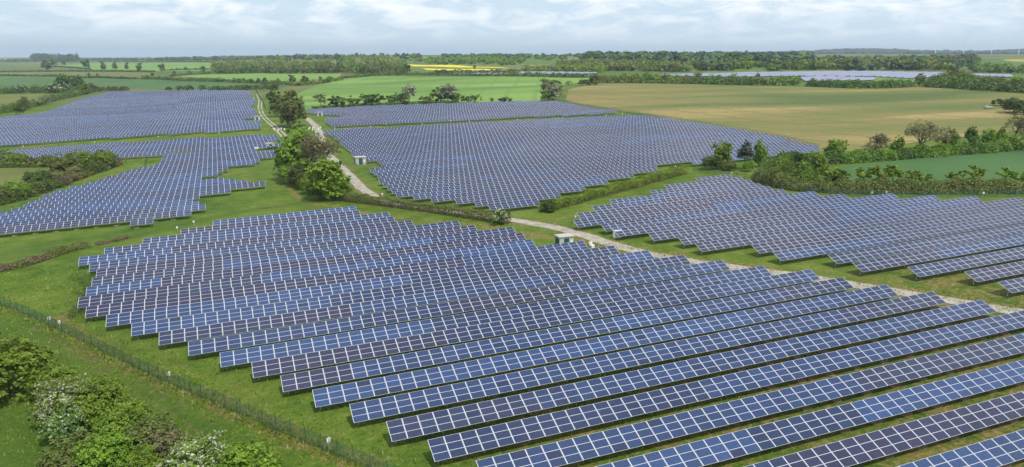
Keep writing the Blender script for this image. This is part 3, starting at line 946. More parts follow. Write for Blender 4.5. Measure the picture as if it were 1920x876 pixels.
def tree_mesh(key, H, blobs, n, leaf, lm, trunk_r, bark=None, n_limbs=9, clump=0.32, extra=None, shell=0.45, trunk=True):
    """makes the two meshes of a tree kind once"""
    P, o, cc = crown_points(blobs, n, clump, None, shell)
    Q = leaf_quads(P, leaf, o)
    mats = [LEAF[lm]]; mi = np.zeros(len(Q))
    if extra:
        em, frac = extra
        mats.append(LEAF[em]); top = (o[:, 2] > -0.25)
        mi = ((rng.random(len(Q)) < frac) & top).astype(int)
    me = quads_mesh('crown', Q, mats, mi)
    mb = MB()
    if trunk: limbs(mb, H, trunk_r, cc, n=n_limbs)
    tm = mb.mesh('trunk', [bark or BARK], True) if trunk else None
    PROTO[key] = (me, tm, float(Q[:, :, 2].max()) * .98)


def bare_mesh(key, H, spread, trunk_r, bark, twigs, n_tw=900, leaf=None):
    mb = MB(); tw = MB()
    tips = []

    def grow(p, d, L, r, lv):
        e = p + d * L
        q = p.lerp(e, 0.5) + Vector((random.gauss(0, 1), random.gauss(0, 1), random.gauss(0, 1))) * L * 0.06
        (mb if lv < 3 else tw).tube([p, q, e], [r, r * .8, r * .6], 6 if lv < 2 else 3)
        if lv >= 4: tips.append(e); return
        for _ in range(4 if lv < 3 else 4):
            nd = (d + Vector((random.gauss(0, 1), random.gauss(0, 1), random.gauss(0.42, .6))) * spread).normalized()
            grow(p.lerp(e, random.uniform(0.55, 1.0)), nd, L * random.uniform(.68, .92), r * .52, lv + 1)
    grow(Vector((0, 0, -0.2)), Vector((0, 0, 1)), H * 0.20, trunk_r, 0)
    H = max(t.z for t in tips) * 1.03
    # fine twigs at the tips
    for e in tips[:n_tw]:
        for _ in range(3):
            d = Vector((random.gauss(0, 1), random.gauss(0, 1), random.gauss(.35, .7))).normalized()
            f = e + d * H * random.uniform(.04, .085)
            tw.face([e + Vector((0.035, 0, 0)), e - Vector((0.035, 0, 0)), f])
    PROTO[key] = (tw.mesh('branches', [twigs]), mb.mesh('trunk', [bark], True), H)
    if leaf:
        T = np.array([tuple(t) for t in tips]); T = np.repeat(T, leaf[1], 0) + rng.normal(0, H * .03, (len(T) * leaf[1], 3))
        PROTO[key] += (quads_mesh('leaf_buds', leaf_quads(T, leaf[2]), [LEAF[leaf[0]]]),)


USED = {}


def plant(key, name, px, py, hpx, label, cat='tree', group=None, wid=1.0, rot=None, P=None, Hm=None, sink=0.0):
    """one plant standing where the photograph shows it; hpx = its height in photo pixels"""
    p = P if P is not None else at(px, py)
    H = Hm if Hm is not None else hpx * mpp(p)
    pr = PROTO[key]
    s = H / pr[2]
    root = empty(name, p - Vector((0, 0, sink)), rot if rot is not None else random.uniform(0, 6.28), label, cat, group)
    root.scale = (s * wid, s * wid, s)
    if pr[1]: link('trunk', pr[1], root)
    link('branches' if pr[0].name.startswith('branches') else ('foliage' if cat in ('bush', 'shrub', 'hedge') else 'crown'), pr[0], root)
    if len(pr) > 3: link('leaf_buds', pr[3], root)
    return root


def ell(n, R, zc, zr, r0, r1, sq=1.0):
    """a handful of overlapping ellipsoids forming an uneven crown"""
    o = [(0, 0, zc, R * .72, R * .72, zr)]
    for k in range(n):
        a = 2 * math.pi * k / n + random.uniform(-.4, .4)
        q = random.uniform(.35, .68) * R
        r = random.uniform(r0, r1) * R
        o.append((math.cos(a) * q, math.sin(a) * q * sq, zc + random.uniform(-.55, .75) * zr, r, r, r * random.uniform(.8, 1.1)))
    return o


# unit plants (10 m trees, 4 m shrubs), scaled where they stand
tree_mesh('ash', 10, ell(12, 4.4, 4.4, 4.7, .32, .48), 11000, .27, 'green', .30, None, 10, .34)
tree_mesh('ash_b', 10, ell(8, 3.6, 5.4, 3.9, .34, .5), 3200, .36, 'green', .26)
tree_mesh('lime_tree', 10, ell(12, 4.5, 4.2, 4.7, .30, .45), 9500, .27, 'lime', .28, None, 10, .34)
tree_mesh('round', 10, ell(9, 4.6, 4.1, 4.6, .32, .46), 5200, .36, 'green', .28, None, 7, .30)
tree_mesh('round_b', 10, ell(9, 4.3, 4.1, 4.6, .32, .46), 5000, .36, 'bright', .28, None, 7, .30)
tree_mesh('olive', 10, ell(10, 4.6, 4.1, 4.7, .32, .48), 6500, .30, 'olive', .26, None, 9, .32)
tree_mesh('budding', 10, ell(8, 4.2, 5.2, 4.1, .32, .5), 1500, .38, 'budding', .22, GREYTWIG, 14, .22)
tree_mesh('deep', 10, ell(9, 4.5, 4.1, 4.6, .32, .46), 5200, .36, 'deep', .28, None, 7, .30)
tree_mesh('pine', 10, ell(10, 3.6, 5.6, 3.6, .26, .38), 4200, .30, 'pine', .24, None, 12, .34)
tree_mesh('slim', 10, ell(6, 2.3, 5.6, 4.2, .4, .6), 1600, .40, 'olive', .2, None, 8, .3)
tree_mesh('conifer', 10, [(0, 0, 2 + k, 1.9 - .2 * k, 1.9 - .2 * k, 1.2) for k in range(8)], 1200, .45, 'pine', .2, None, 5, .4)
tree_mesh('small_crown', 10, ell(6, 4.2, 4.8, 4.2, .36, .5), 1000, .75, 'green', .3, None, 4, .40)
tree_mesh('small_olive', 10, ell(6, 4.0, 4.8, 4.2, .36, .5), 1000, .75, 'olive', .3, None, 4, .40)
tree_mesh('blossom_tree', 10, ell(8, 4.2, 5.0, 4.1, .32, .48), 2400, .36, 'pink', .2, GREYTWIG, 12, .24)
tree_mesh('sapling', 4, ell(6, 1.5, 2.1, 1.9, .38, .55), 1100, .21, 'bright', .06, None, 6, .34)
bare_mesh('bare', 10, .62, .24, GREYTWIG, TWIG, 900, ('budding', 6, .15))
bare_mesh('bare_b', 10, .60, .22, BARK, TWIG, 900, ('budding', 7, .15))
# shrubs reach the ground
def shrub_blobs(R, H, n=8):
    o = [(0, 0, H * .42, R * .75, R * .75, H * .46)]
    for k in range(n):
        a = 2 * math.pi * k / n + random.uniform(-.4, .4); q = random.uniform(.35, .62) * R; r = random.uniform(.30, .46) * R
        o.append((math.cos(a) * q, math.sin(a) * q, H * random.uniform(.25, .72), r, r, r * random.uniform(.8, 1.2)))
    return o


tree_mesh('bush_green', 4, shrub_blobs(2.6, 4), 9000, .115, 'bright', .10, None, 14, .36)
tree_mesh('bush_lime', 4, shrub_blobs(2.4, 4), 8000, .115, 'lime', .09, None, 14, .30)
tree_mesh('bush_mid', 4, shrub_blobs(2.6, 4), 9000, .115, 'bright', .10, None, 14, .30)
tree_mesh('bush_deep', 4, shrub_blobs(2.6, 4), 9000, .125, 'deep', .10, None, 14, .30)
tree_mesh('bush_olive', 4, shrub_blobs(2.6, 4), 7500, .115, 'olive', .10, None, 16, .26)
tree_mesh('hawthorn', 4, shrub_blobs(2.6, 4), 10000, .105, 'bright', .10, GREYTWIG, 16, .28, ('blossom', .33))
tree_mesh('hawthorn_thin', 4, shrub_blobs(2.6, 4), 8000, .105, 'green', .10, GREYTWIG, 16, .28, ('blossom', .2))
tree_mesh('bush_twiggy', 4, shrub_blobs(2.5, 4), 3600, .11, 'budding', .08, TWIG, 26, .30)
tree_mesh('far_bush', 4, shrub_blobs(2.5, 4, 6), 900, .30, 'green', .10, None, 6, .32)
tree_mesh('far_bush_olive', 4, shrub_blobs(2.5, 4, 6), 800, .30, 'olive', .10, None, 6, .30)
tree_mesh('far_bush_deep', 4, shrub_blobs(2.5, 4, 6), 900, .30, 'deep', .10, None, 6, .32)
tree_mesh('far_hawthorn', 4, shrub_blobs(2.5, 4, 6), 900, .28, 'green', .10, None, 6, .30, ('blossom', .55))


def hedge(name, px, hm, wm, label, mats, n_per_m, leaf, clipped=True, group=None, cat='hedge', var=0.12, stems=False):
    """a hedge along a line of photo points: leafy mass with a flat or a ragged top"""
    P = pl(px)
    d = np.r_[0, np.cumsum(np.hypot(*np.diff(P[:, :2], axis=0).T))]
    L = d[-1]; n = int(L * n_per_m)
    s = rng.random(n) * L
    x = np.interp(s, d, P[:, 0]); y = np.interp(s, d, P[:, 1])
    tx = np.interp(s + .5, d, P[:, 0]) - np.interp(s - .5, d, P[:, 0]); ty = np.interp(s + .5, d, P[:, 1]) - np.interp(s - .5, d, P[:, 1])
    l = np.hypot(tx, ty) + 1e-9; nx, ny = -ty / l, tx / l
    ks = np.arange(0, L + 4, 2.2)
    hv = hm * (1 + rng.normal(0, var, len(ks))); wv = wm * (1 + rng.normal(0, var * .8, len(ks)))
    hh = np.interp(s, ks, hv); ww = np.interp(s, ks, wv)
    # sides and top of a rounded box, some leaves inside
    u = rng.random(n)
    if clipped:
        side = rng.random(n)
        v = np.where(side < .40, rng.choice([-1, 1], n) * (1 - .12 * rng.random(n)), rng.uniform(-1, 1, n))
        z = np.where(side < .40, rng.random(n), np.where(side < .85, 1 - .10 * rng.random(n), rng.random(n)))
        v = v * (1 - .28 * np.clip(z - .75, 0, 1) * 4 * .5)
    else:
        a = rng.uniform(0, math.pi, n); r = 1 - .4 * rng.random(n) ** 1.5
        v = np.cos(a) * r; z = np.abs(np.sin(a)) ** .8 * r
    xx = x + nx * v * ww / 2; yy = y + ny * v * ww / 2
    zz = g(xx, yy) + z * hh
    C = np.c_[xx, yy, zz] - P[0]
    C += rng.normal(0, leaf * .5, C.shape)
    outw = np.c_[nx * v, ny * v, z - .35]
    Q = leaf_quads(C, leaf, outw)
    big = np.interp(s, np.arange(0, L + 8, 5.0), rng.random(len(np.arange(0, L + 8, 5.0))))
    if len(mats) == 2 and mats[1] in ('brown',):
        mi = (rng.random(n) < np.clip(.80 - z * 1.35, .03, .8)).astype(int)
    else:
        mi = np.floor(np.clip(big * .7 + rng.random(n) * .3, 0, .999) * len(mats)).astype(int)
    o = link(name, quads_mesh(name, Q, [LEAF[m] for m in mats], mi), None, tuple(P[0]))
    return tag(o, label, cat, group)


def wood(name, px, depth, hm, n, label, mats, leaf, crown=4.5, q=36, group=None):
    """a distant wood that reads as one mass: many crowns over a strip of land"""
    P = pl(px)
    d = np.r_[0, np.cumsum(np.hypot(*np.diff(P[:, :2], axis=0).T))]
    s = rng.random(n) * d[-1]; dep = rng.random(n) * depth
    x = np.interp(s, d, P[:, 0]); y = np.interp(s, d, P[:, 1])
    rr = np.hypot(x, y); x = x + x / rr * dep; y = y + y / rr * dep
    H = hm * rng.uniform(.55, 1.18, n); R = crown * rng.uniform(.6, 1.6, n)
    k = np.repeat(np.arange(n), q)
    dd = rng.normal(0, 1, (n * q, 3)); dd /= np.linalg.norm(dd, axis=1)[:, None]
    dd *= (1 - .4 * rng.random((n * q, 1)) ** 1.5)
    C = np.c_[x[k] + dd[:, 0] * R[k], y[k] + dd[:, 1] * R[k], g(x[k], y[k]) + H[k] * (.52 + .47 * dd[:, 2])] - P[0]
    Q = leaf_quads(C, leaf, dd)
    tone = np.repeat(rng.integers(0, len(mats), n), q)
    o = link(name, quads_mesh(name, Q, [LEAF[m] for m in mats], tone), None, tuple(P[0]))
    o['kind'] = 'stuff'
    if label: o['label'] = label
    return o

# ------------------------------------------------------------------ trees and bushes, near to far
# bottom left corner
G_ = 'bushes in the bottom left corner'
plant('bush_mid', 'bush', 18, 738, 114, 'tall olive green bush at the left edge beside the mown strip', 'bush', None, 1.19)
plant('bush_olive', 'bush', -8, 700, 80, 'olive bush half outside the left edge behind the tall olive green bush', 'bush', None, 1.13)
plant('bush_green', 'bush', 108, 742, 66, 'fresh green bush just right of the tall olive green bush', 'bush', None, 1.07)
plant('hawthorn', 'hawthorn_bush', 130, 790, 88, 'white flowering hawthorn below the fresh green bush', 'bush', None, 1.07)
plant('bush_mid', 'bush', 190, 792, 86, 'mid green bush right of the upper flowering hawthorn', 'bush', None, 1.02)
plant('hawthorn_thin', 'hawthorn_bush', 128, 826, 70, 'thinly flowering hawthorn at the shaded foot of the thicket', 'bush', None, 1.02)
plant('bush_green', 'bush', 232, 838, 92, 'bright green bush in the middle of the bottom thicket', 'bush', None, 1.07)
plant('bush_lime', 'bush', 200, 892, 90, 'yellow-green bush at the bottom edge of the thicket', 'bush', None, 1.07)
plant('bush_olive', 'bush', 290, 850, 78, 'olive brown bush with dark gaps right of the bright green bush', 'bush', None, 1.07)
plant('bush_twiggy', 'bush', 320, 872, 76, 'bare brown twiggy bush left of the big white hawthorn', 'bush', None, 1.02)
plant('bush_green', 'bush', 272, 905, 80, 'small bright bush in front of the olive brown bush', 'bush', None, 0.68)
plant('bush_olive', 'bush', 140, 892, 80, 'low olive bush at the bottom edge left of the yellow-green bush', 'bush', None, 1.13)
plant('hawthorn', 'hawthorn_bush', 372, 908, 100, 'big white flowering hawthorn at the bottom edge', 'bush', None, 1.04)
plant('bush_lime', 'bush', 474, 912, 92, 'bright yellow-green bush at the bottom edge right of the white hawthorn', 'bush', None, 1.04)
plant('bush_green', 'bush', 430, 930, 80, 'fresh green bush between the white hawthorn and the yellow-green bush', 'bush', None, 0.79)

# group at the bend of the track
plant('round_b', 'broadleaf_tree', 557, 340, 104, 'tall fresh green tree at the left of the group by the track bend', 'tree', None, .95)
plant('ash', 'broadleaf_tree', 545, 328, 62, 'low spreading green tree leaning out left of the track bend group', 'tree', None, .95)
plant('bare', 'bare_tree', 594, 352, 104, 'grey leafless tree between the green trees at the track bend', 'tree', None, .8)
plant('lime_tree', 'broadleaf_tree', 612, 374, 82, 'yellow-green tree standing in front at the track bend', 'tree', None, 1.1)
plant('bush_deep', 'bush', 600, 373, 34, 'dark bush under the yellow-green tree at the track bend', 'bush', None, 1.0)
plant('bush_olive', 'bush', 574, 356, 34, 'olive bush at the foot of the tall green tree by the track', 'bush', None, .8)
plant('bush_mid', 'bush', 630, 374, 30, 'green bush at the left end of the clipped hedge', 'bush', None, .8)
plant('bush_mid', 'bush', 585, 364, 40, 'dark green bush at the foot of the grey leafless tree', 'bush', None, .9)
plant('bush_green', 'bush', 646, 366, 26, 'small bright bush on the track side of the yellow-green tree', 'bush', None, .9)
plant('bush_mid', 'bush', 548, 344, 40, 'round green bush hiding the trunk of the tall green tree', 'bush', None, 1.1)
plant('bush_deep', 'bush', 568, 350, 46, 'dark green bush between the tall green tree and the leafless tree', 'bush', None, 1.0)
plant('bush_mid', 'bush', 612, 372, 44, 'green bush right below the yellow-green tree at the bend', 'bush', None, 1.0)
# pair behind
plant('olive', 'broadleaf_tree', 547, 238, 68, 'big dull green tree standing in the grass by the farm gate', 'tree', None, .92)
plant('deep', 'broadleaf_tree', 521, 219, 52, 'darker tree just behind the big dull green tree by the gate', 'tree', None, .85)
plant('far_bush_olive', 'bush', 551, 242, 12, 'small yellowish bush at the foot of the big dull green tree', 'bush')
# clipped hedges
hedge('hedge', [(624, 374), (690, 382), (760, 391), (840, 402), (900, 412), (953, 420)], 2.3, 2.4, 'long clipped brown-green hedge between the near and middle fields', ('olive', 'brown'), 330, .17)
hedge('hedge', [(1018, 398), (1080, 381), (1140, 364), (1200, 348), (1260, 331), (1284, 325)], 2.5, 3.0, 'clipped yellow-green hedge right of the track gap below the middle field', ('lime', 'brown'), 330, .18)
plant('far_hawthorn', 'hawthorn_bush', 938, 421, 32, 'pale flowering bush at the right end of the long clipped hedge', 'bush', None, .9)
plant('bush_deep', 'bush', 1030, 398, 24, 'dark bush at the left end of the yellow-green hedge', 'bush', None, .9)
# bramble bank, left
hedge('bramble_bank', [(-20, 512), (30, 503), (80, 487), (130, 470), (165, 462)], 1.5, 3.4, 'brown bramble bank in the grass beyond the wire fence at left', ('olive', 'brown', 'olive'), 260, .16, False)
hedge('bramble_bank', [(180, 461), (215, 453), (240, 446)], .8, 1.6, 'low brown bramble patch at the top of the long bank', ('brown', 'olive'), 150, .14, False)
hedge('weed_bank', [(156, 514), (168, 540), (162, 570), (150, 596)], .45, 4.5, 'dark green weeds crowding the left ends of the near rows', ('green', 'deep', 'olive'), 120, .12, False, None, 'weeds', .6)
# right hand group
plant('lime_tree', 'broadleaf_tree', 1352, 316, 54, 'bright green tree left of the dark pine above the right field', 'tree', None, .8)
plant('pine', 'pine_tree', 1396, 318, 55, 'dark pine between two bright trees above the right field', 'tree', None, .85)
plant('round_b', 'broadleaf_tree', 1424, 314, 54, 'green tree on the right flank of the dark pine', 'tree', None, .62)
plant('bush_deep', 'bush', 1332, 318, 26, 'dark bush at the left foot of the bright tree by the pine', 'bush', None, 1.1)
plant('bush_olive', 'bush', 1366, 320, 18, 'olive bush under the bright tree by the pine', 'bush', None, 1.2)
plant('bush_lime', 'bush', 1402, 322, 22, 'pale green bush in front of the dark pine', 'bush', None, .9)
plant('round_b', 'broadleaf_tree', 1466, 335, 54, 'green leafy tree at the corner of the right field', 'tree', None, .72)
plant('round', 'broadleaf_tree', 1512, 346, 58, 'dark leafy tree at the start of the right hedge', 'tree', None, .8)
plant('round_b', 'broadleaf_tree', 1534, 336, 46, 'round green tree behind the start of the right hedge', 'tree', None, .8)
plant('bush_olive', 'bush', 1488, 350, 26, 'olive bush at the foot of the right hedge trees', 'bush', None, 1.2)
plant('bush_deep', 'bush', 1490, 310, 28, 'dark bush in front of the far end of the middle field', 'bush', None, 1.2)
plant('bush_mid', 'bush', 1528, 312, 30, 'green bush beside the end of the middle field', 'bush', None, 1.1)
hedge('hedge', [(1436, 332), (1470, 343), (1510, 352), (1560, 358)], 6.0, 7.0, 'tall leafy green hedge at the corner where the right hedges meet', ('green', 'deep', 'bright'), 330, .28, False, None, 'hedge', .3)
# upper right hedge
plant('lime_tree', 'broadleaf_tree', 1566, 303, 44, 'dense yellow-green tree at the left end of the upper right hedge', 'tree', None, 1.05)
plant('bare_b', 'bare_tree', 1630, 296, 46, 'small grey-brown leafless tree in the upper right hedge', 'tree', None, 1.2)
plant('round_b', 'broadleaf_tree', 1680, 294, 40, 'bright tree left of the big bare tree in the upper right hedge', 'tree', None, .85)
plant('bare', 'bare_tree', 1724, 292, 66, 'big bare brown tree in the upper right hedge', 'tree', None, 1.25)
plant('olive', 'broadleaf_tree', 1780, 288, 48, 'olive tree just right of the big bare tree', 'tree', None, .75)
plant('round', 'broadleaf_tree', 1820, 282, 46, 'dark green upright tree in the upper right hedge', 'tree', None, .6)
plant('lime_tree', 'broadleaf_tree', 1850, 281, 42, 'yellow-green tree near the right edge in the upper hedge', 'tree', None, .7)
plant('round_b', 'broadleaf_tree', 1876, 280, 42, 'green tree beside the bare trees at the right edge', 'tree', None, .65)
plant('bare_b', 'bare_tree', 1896, 279, 62, 'tall bare tree at the right edge of the upper hedge', 'tree', None, 1.2)
plant('bare', 'bare_tree', 1938, 277, 62, 'bare tree cut by the right edge of the view', 'tree', None, .8)
hedge('hedge', [(1540, 307), (1600, 304), (1680, 298), (1760, 292), (1860, 284), (1960, 277)], 3.8, 6.5, 'bushy dark hedge along the upper side of the green wedge field', ('deep', 'green', 'bright', 'green'), 260, .29, False, None, 'hedge', .25)
hedge('hedge', [(1420, 338), (1470, 352), (1520, 358), (1600, 361), (1700, 362), (1800, 361), (1980, 360)], 4.2, 6.0, 'brown-stemmed hedge behind the right field with saplings growing out of it', ('olive', 'brown'), 330, .25, False, None, 'hedge', .22)
for i, (x, y, hp, lab) in enumerate([(1556, 356, 44, 'leafy sapling at the left end of the hedge behind the right field'), (1578, 357, 40, 'thin sapling next to the leftmost one in the hedge behind the right field'),
        (1618, 358, 46, 'tall sapling before the left part of the green wedge field'), (1650, 358, 50, 'tall forked sapling below the green wedge field'),
        (1672, 358, 46, 'leafy sapling right of the tall forked one'), (1708, 358, 40, 'sapling near the middle of the hedge behind the right field'),
        (1730, 358, 34, 'short sapling right of the middle of the hedge'), (1786, 358, 38, 'leafy sapling above the white box on its post'),
        (1824, 357, 46, 'tall bright sapling standing above the right part of the hedge'), (1882, 357, 42, 'spreading sapling near the right edge of the hedge'),
        (1908, 357, 36, 'last sapling at the right edge of the hedge')]):
    plant('sapling', 'sapling', x, y, hp, lab, 'tree', 'saplings in the hedge behind the right field', 1.25)
plant('bush_deep', 'bush', 1900, 212, 30, 'dark round bush at the right edge of the brown field', 'bush', None, 1.1)
plant('far_bush_deep', 'bush', 1876, 199, 14, 'grey-green bush left of the dark round bush in the brown field', 'bush', None, 1.5)
plant('far_bush_deep', 'bush', 1918, 216, 14, 'low dark bush at the right edge of the brown field', 'bush', None, 1.5)
# left, middle distance thicket
hedge('hedge', [(-40, 392), (20, 378), (70, 362), (110, 348), (150, 333), (190, 318), (218, 308)], 3.2, 6.5, 'overgrown dark hedge sloping down to the left edge above the lower left field', ('olive', 'deep', 'brown'), 240, .27, False, None, 'hedge', .3)
for x, y, hp, key, wd, lab in [(152, 320, 42, 'bush_green', 1.0, 'bright green bush in the thicket before the left strip'), (196, 316, 38, 'bush_mid', .95, 'dark green bush at the right end of the left thicket'),
        (122, 330, 44, 'bush_olive', 1.0, 'olive bush left of the bright green bush in the left thicket'), (78, 350, 32, 'bush_deep', 1.2, 'dark bush in the middle of the left thicket'),
        (30, 372, 34, 'bush_mid', 1.3, 'green bush at the low end of the left thicket'), (-6, 382, 34, 'bush_olive', 1.3, 'olive bush cut by the left edge in the left thicket'),
        (140, 334, 24, 'bush_twiggy', 1.2, 'brown twiggy bush in front of the left thicket'), (60, 352, 24, 'hawthorn_thin', 1.0, 'pale flowering bush in the left thicket'),
        (8, 310, 32, 'hawthorn_thin', 1.2, 'white-topped hawthorn at the left edge before the left strip'), (38, 311, 26, 'bush_mid', 1.1, 'green bush right of the white-topped hawthorn'),
        (66, 312, 18, 'far_bush_olive', 1.2, 'low olive bush before the left strip of panels'), (94, 312, 24, 'bush_olive', 1.1, 'olive bush before the middle of the left strip'), (112, 314, 20, 'far_bush_olive', 1.2, 'low olive bush beside the small pasture')]:
    plant(key, 'bush', x, y, hp, lab, 'bush', 'bushes of the left thicket', wd)
hedge('hedge', [(-40, 316), (40, 314), (110, 313)], 1.2, 1.5, 'low dark hedge along the top of the small left pasture', ('deep', 'olive'), 120, .2, False)
# upper left hedges
hedge('hedge', [(-40, 218), (20, 210), (60, 200), (100, 189), (140, 180), (172, 173)], 4.6, 8.0, 'rough hedge running down the edge of the upper left field', ('olive', 'green', 'brown'), 70, .55, False, None, 'hedge', .3)
hedge('hedge', [(-40, 176), (40, 175), (100, 174), (150, 172)], 6.5, 8.0, 'tall green hedge at the far side of the upper left pasture', ('green', 'deep', 'green'), 50, .75, False, None, 'hedge', .25)
for x, y, hp, key, wd, lab in [(38, 216, 24, 'round', .9, 'dark green round tree in the rough hedge at upper left'), (46, 207, 26, 'olive', .9, 'yellow-olive tree behind the dark round tree at upper left'),
        (74, 199, 13, 'far_hawthorn', 1.2, 'white flowering bush in the rough hedge at upper left'), (84, 196, 15, 'far_hawthorn', 1.3, 'larger white flowering bush right of the first one at upper left'),
        (44, 175, 18, 'far_hawthorn', 1.1, 'white flowering bush in the tall hedge near the left edge'), (98, 175, 20, 'far_hawthorn', 1.1, 'white flowering bush in the tall hedge of the upper left pasture'),
        (118, 175, 20, 'far_hawthorn', 1.0, 'pale flowering bush left of the hedge corner at upper left'), (120, 168, 30, 'round', 1.0, 'dull tree rising behind the tall hedge at upper left'),
        (146, 169, 28, 'deep', 1.1, 'dark broad tree at the hedge corner of the upper left field'), (158, 177, 22, 'round_b', 1.1, 'green round tree below the dark broad tree at upper left'),
        (172, 173, 18, 'olive', 1.2, 'olive tree at the start of the back hedge of the upper left field')]:
    plant(key, 'tree' if key not in ('far_hawthorn',) else 'hawthorn_bush', x, y, hp, lab, 'tree' if key != 'far_hawthorn' else 'bush', None, wd)
hedge('hedge', [(178, 172), (215, 170), (240, 170)], 4.5, 6, 'dark hedge behind the left corner of the upper left field', ('deep', 'olive'), 45, .7, False)
hedge('hedge', [(390, 170), (420, 169), (465, 168), (520, 167)], 4.2, 6, 'dark hedge behind the right half of the upper left field', ('deep', 'green'), 45, .7, False)
for x, hp, lab in [(318, 8, 'first small bush on the path behind the upper left field'), (336, 10, 'second small bush on the path behind the upper left field'), (353, 11, 'upright small bush on the path behind the upper left field'), (379, 11, 'dark bush left of the back hedge of the upper left field'), (407, 10, 'bush at the middle of the back hedge of the upper left field'), (460, 12, 'bush at the right end of the upper left field')]:
    plant('far_bush_deep', 'bush', x, 170.5, hp, lab, 'bush', 'bushes behind the upper left field', 1.2)
plant('budding', 'broadleaf_tree', 497, 171, 18, 'brown budding tree at the head of the farm track', 'tree', None, 1.0)
plant('olive', 'broadleaf_tree', 515, 168, 14, 'olive tree right of the brown budding tree', 'tree', None, 1.2)
# hedge bushes behind the back strip
for x, y, hp, key, wd, lab in [(601, 203, 25, 'budding', .9, 'brown budding tree behind the left end of the back strip'), (634, 202, 20, 'far_bush_deep', 1.2, 'dark bush right of the brown budding tree'), (662, 200, 18, 'far_bush', 1.1, 'small green bush behind the back strip'),
        (688, 199, 20, 'far_bush_deep', 1.2, 'dark broad bush behind the back strip'), (706, 198, 20, 'far_bush_deep', 1.2, 'dark bush touching the broad one behind the back strip'), (738, 196, 20, 'far_bush', 1.0, 'upright green bush behind the back strip'),
        (757, 196, 20, 'far_bush_deep', 1.0, 'dark bush left of the grey flowering tree'), (768, 195, 34, 'blossom_tree', .85, 'grey-white flowering tree behind the back strip'), (800, 195, 14, 'far_bush_olive', 1.2, 'low olive bush behind the back strip'),
        (826, 193, 26, 'far_bush_deep', 1.0, 'tall dark bush left of the large grey tree'), (840, 194, 34, 'blossom_tree', 1.0, 'large grey flowering tree at the edge of the green crop'), (855, 193, 16, 'far_bush_deep', 1.1, 'dark bush at the right foot of the large grey tree'),
        (875, 193, 14, 'far_bush', .7, 'narrow bush at the edge of the green crop'), (890, 192, 13, 'far_bush_olive', 1.2, 'olive bush at the edge of the green crop'), (945, 192, 9, 'far_bush_deep', 2.0, 'low dark bush near the middle of the back strip edge'),
        (922, 192, 9, 'far_bush', .6, 'thin sapling bush at the back strip edge'),
        (1030, 190, 18, 'far_bush_deep', 1.2, 'dark bush under the grey tree at the field corner'), (1042, 189, 30, 'blossom_tree', 1.15, 'round grey flowering tree at the corner of green and brown fields'), (1022, 171, 22, 'budding', .7, 'brown tree on the line between green and brown fields'),
        (1024, 172, 14, 'far_bush_olive', 1.0, 'yellow-green bush below the brown tree between the fields'), (1036, 160, 9, 'far_bush_deep', 1.8, 'small dark hedge clump between the fields'),
        (1116, 160, 20, 'olive', 1.1, 'yellow-green tree at the top corner of the brown field'), (1100, 160, 10, 'far_bush_deep', 1.8, 'dark low bush left of the top corner tree of the brown field'), (1066, 159, 7, 'far_hawthorn', 1.3, 'small white flowering bush on the far edge of the brown field')]:
    plant(key, 'bush' if 'bush' in key or 'haw' in key else 'tree', x, y, hp * 1.12, lab, 'bush' if 'bush' in key or 'haw' in key else 'tree', None, wd * 1.15)
hedge('hedge', [(585, 205), (680, 200), (760, 196.5), (860, 194)], 2.2, 3.5, 'low dark hedge along the back strip of panels', ('deep', 'green'), 40, .5, False)

# hedges behind the brown field
hedge('hedge', [(1125, 155), (1180, 155), (1240, 156), (1300, 157)], 7.0, 11, 'thick green hedge along the far side of the brown field, left part', ('green', 'olive', 'bright'), 36, .95, False, None, 'hedge', .25)
hedge('hedge', [(1298, 157), (1360, 158.5), (1430, 160), (1500, 160)], 6.5, 10, 'olive hedge along the far side of the brown field, middle part', ('olive', 'green', 'olive'), 36, .95, False, None, 'hedge', .3)
hedge('hedge', [(1514, 162), (1600, 165.5), (1650, 166), (1710, 163)], 5.5, 9, 'lower hedge along the far side of the brown field, right part', ('green', 'deep', 'green'), 36, .9, False, None, 'hedge', .25)
for x, y, hp, key, wd, lab in [(1419, 159, 22, 'pine', .9, 'dark conifer standing in the hedge beyond the brown field'), (1309, 157, 22, 'budding', .9, 'yellow-brown tree in the hedge beyond the brown field'), (1371, 158, 16, 'conifer', .8, 'small pointed conifer in the hedge beyond the brown field'),
        (1246, 156, 18, 'pine', .7, 'dark conifer in the left part of the hedge beyond the brown field'), (1724, 162, 25, 'olive', .9, 'bushy tree at the gap right of the lower hedge'), (1762, 163, 26, 'olive', 1.1, 'broad olive tree at the left of the right copse'),
        (1790, 164, 38, 'olive', 1.3, 'largest tree of the copse at the right of the brown field'), (1822, 166, 26, 'round', 1.2, 'green tree in the copse beyond the brown field'), (1838, 167, 20, 'blossom_tree', 1.3, 'grey-white tree at the front of the right copse'),
        (1866, 168, 22, 'round', 1.4, 'green tree near the right end of the copse'), (1880, 170, 18, 'blossom_tree', 1.2, 'second grey tree at the front of the right copse'), (1905, 171, 26, 'round_b', 1.4, 'bright green tree at the right end of the copse')]:
    plant(key, 'tree', x, y, hp, lab, 'tree', None, wd)
hedge('hedge', [(1750, 163), (1800, 165.5), (1860, 169), (1920, 172), (1990, 176)], 8.0, 22, 'deep green thicket filling the copse at the right of the brown field', ('green', 'deep', 'olive'), 60, 1.0, False, None, 'hedge', .25)

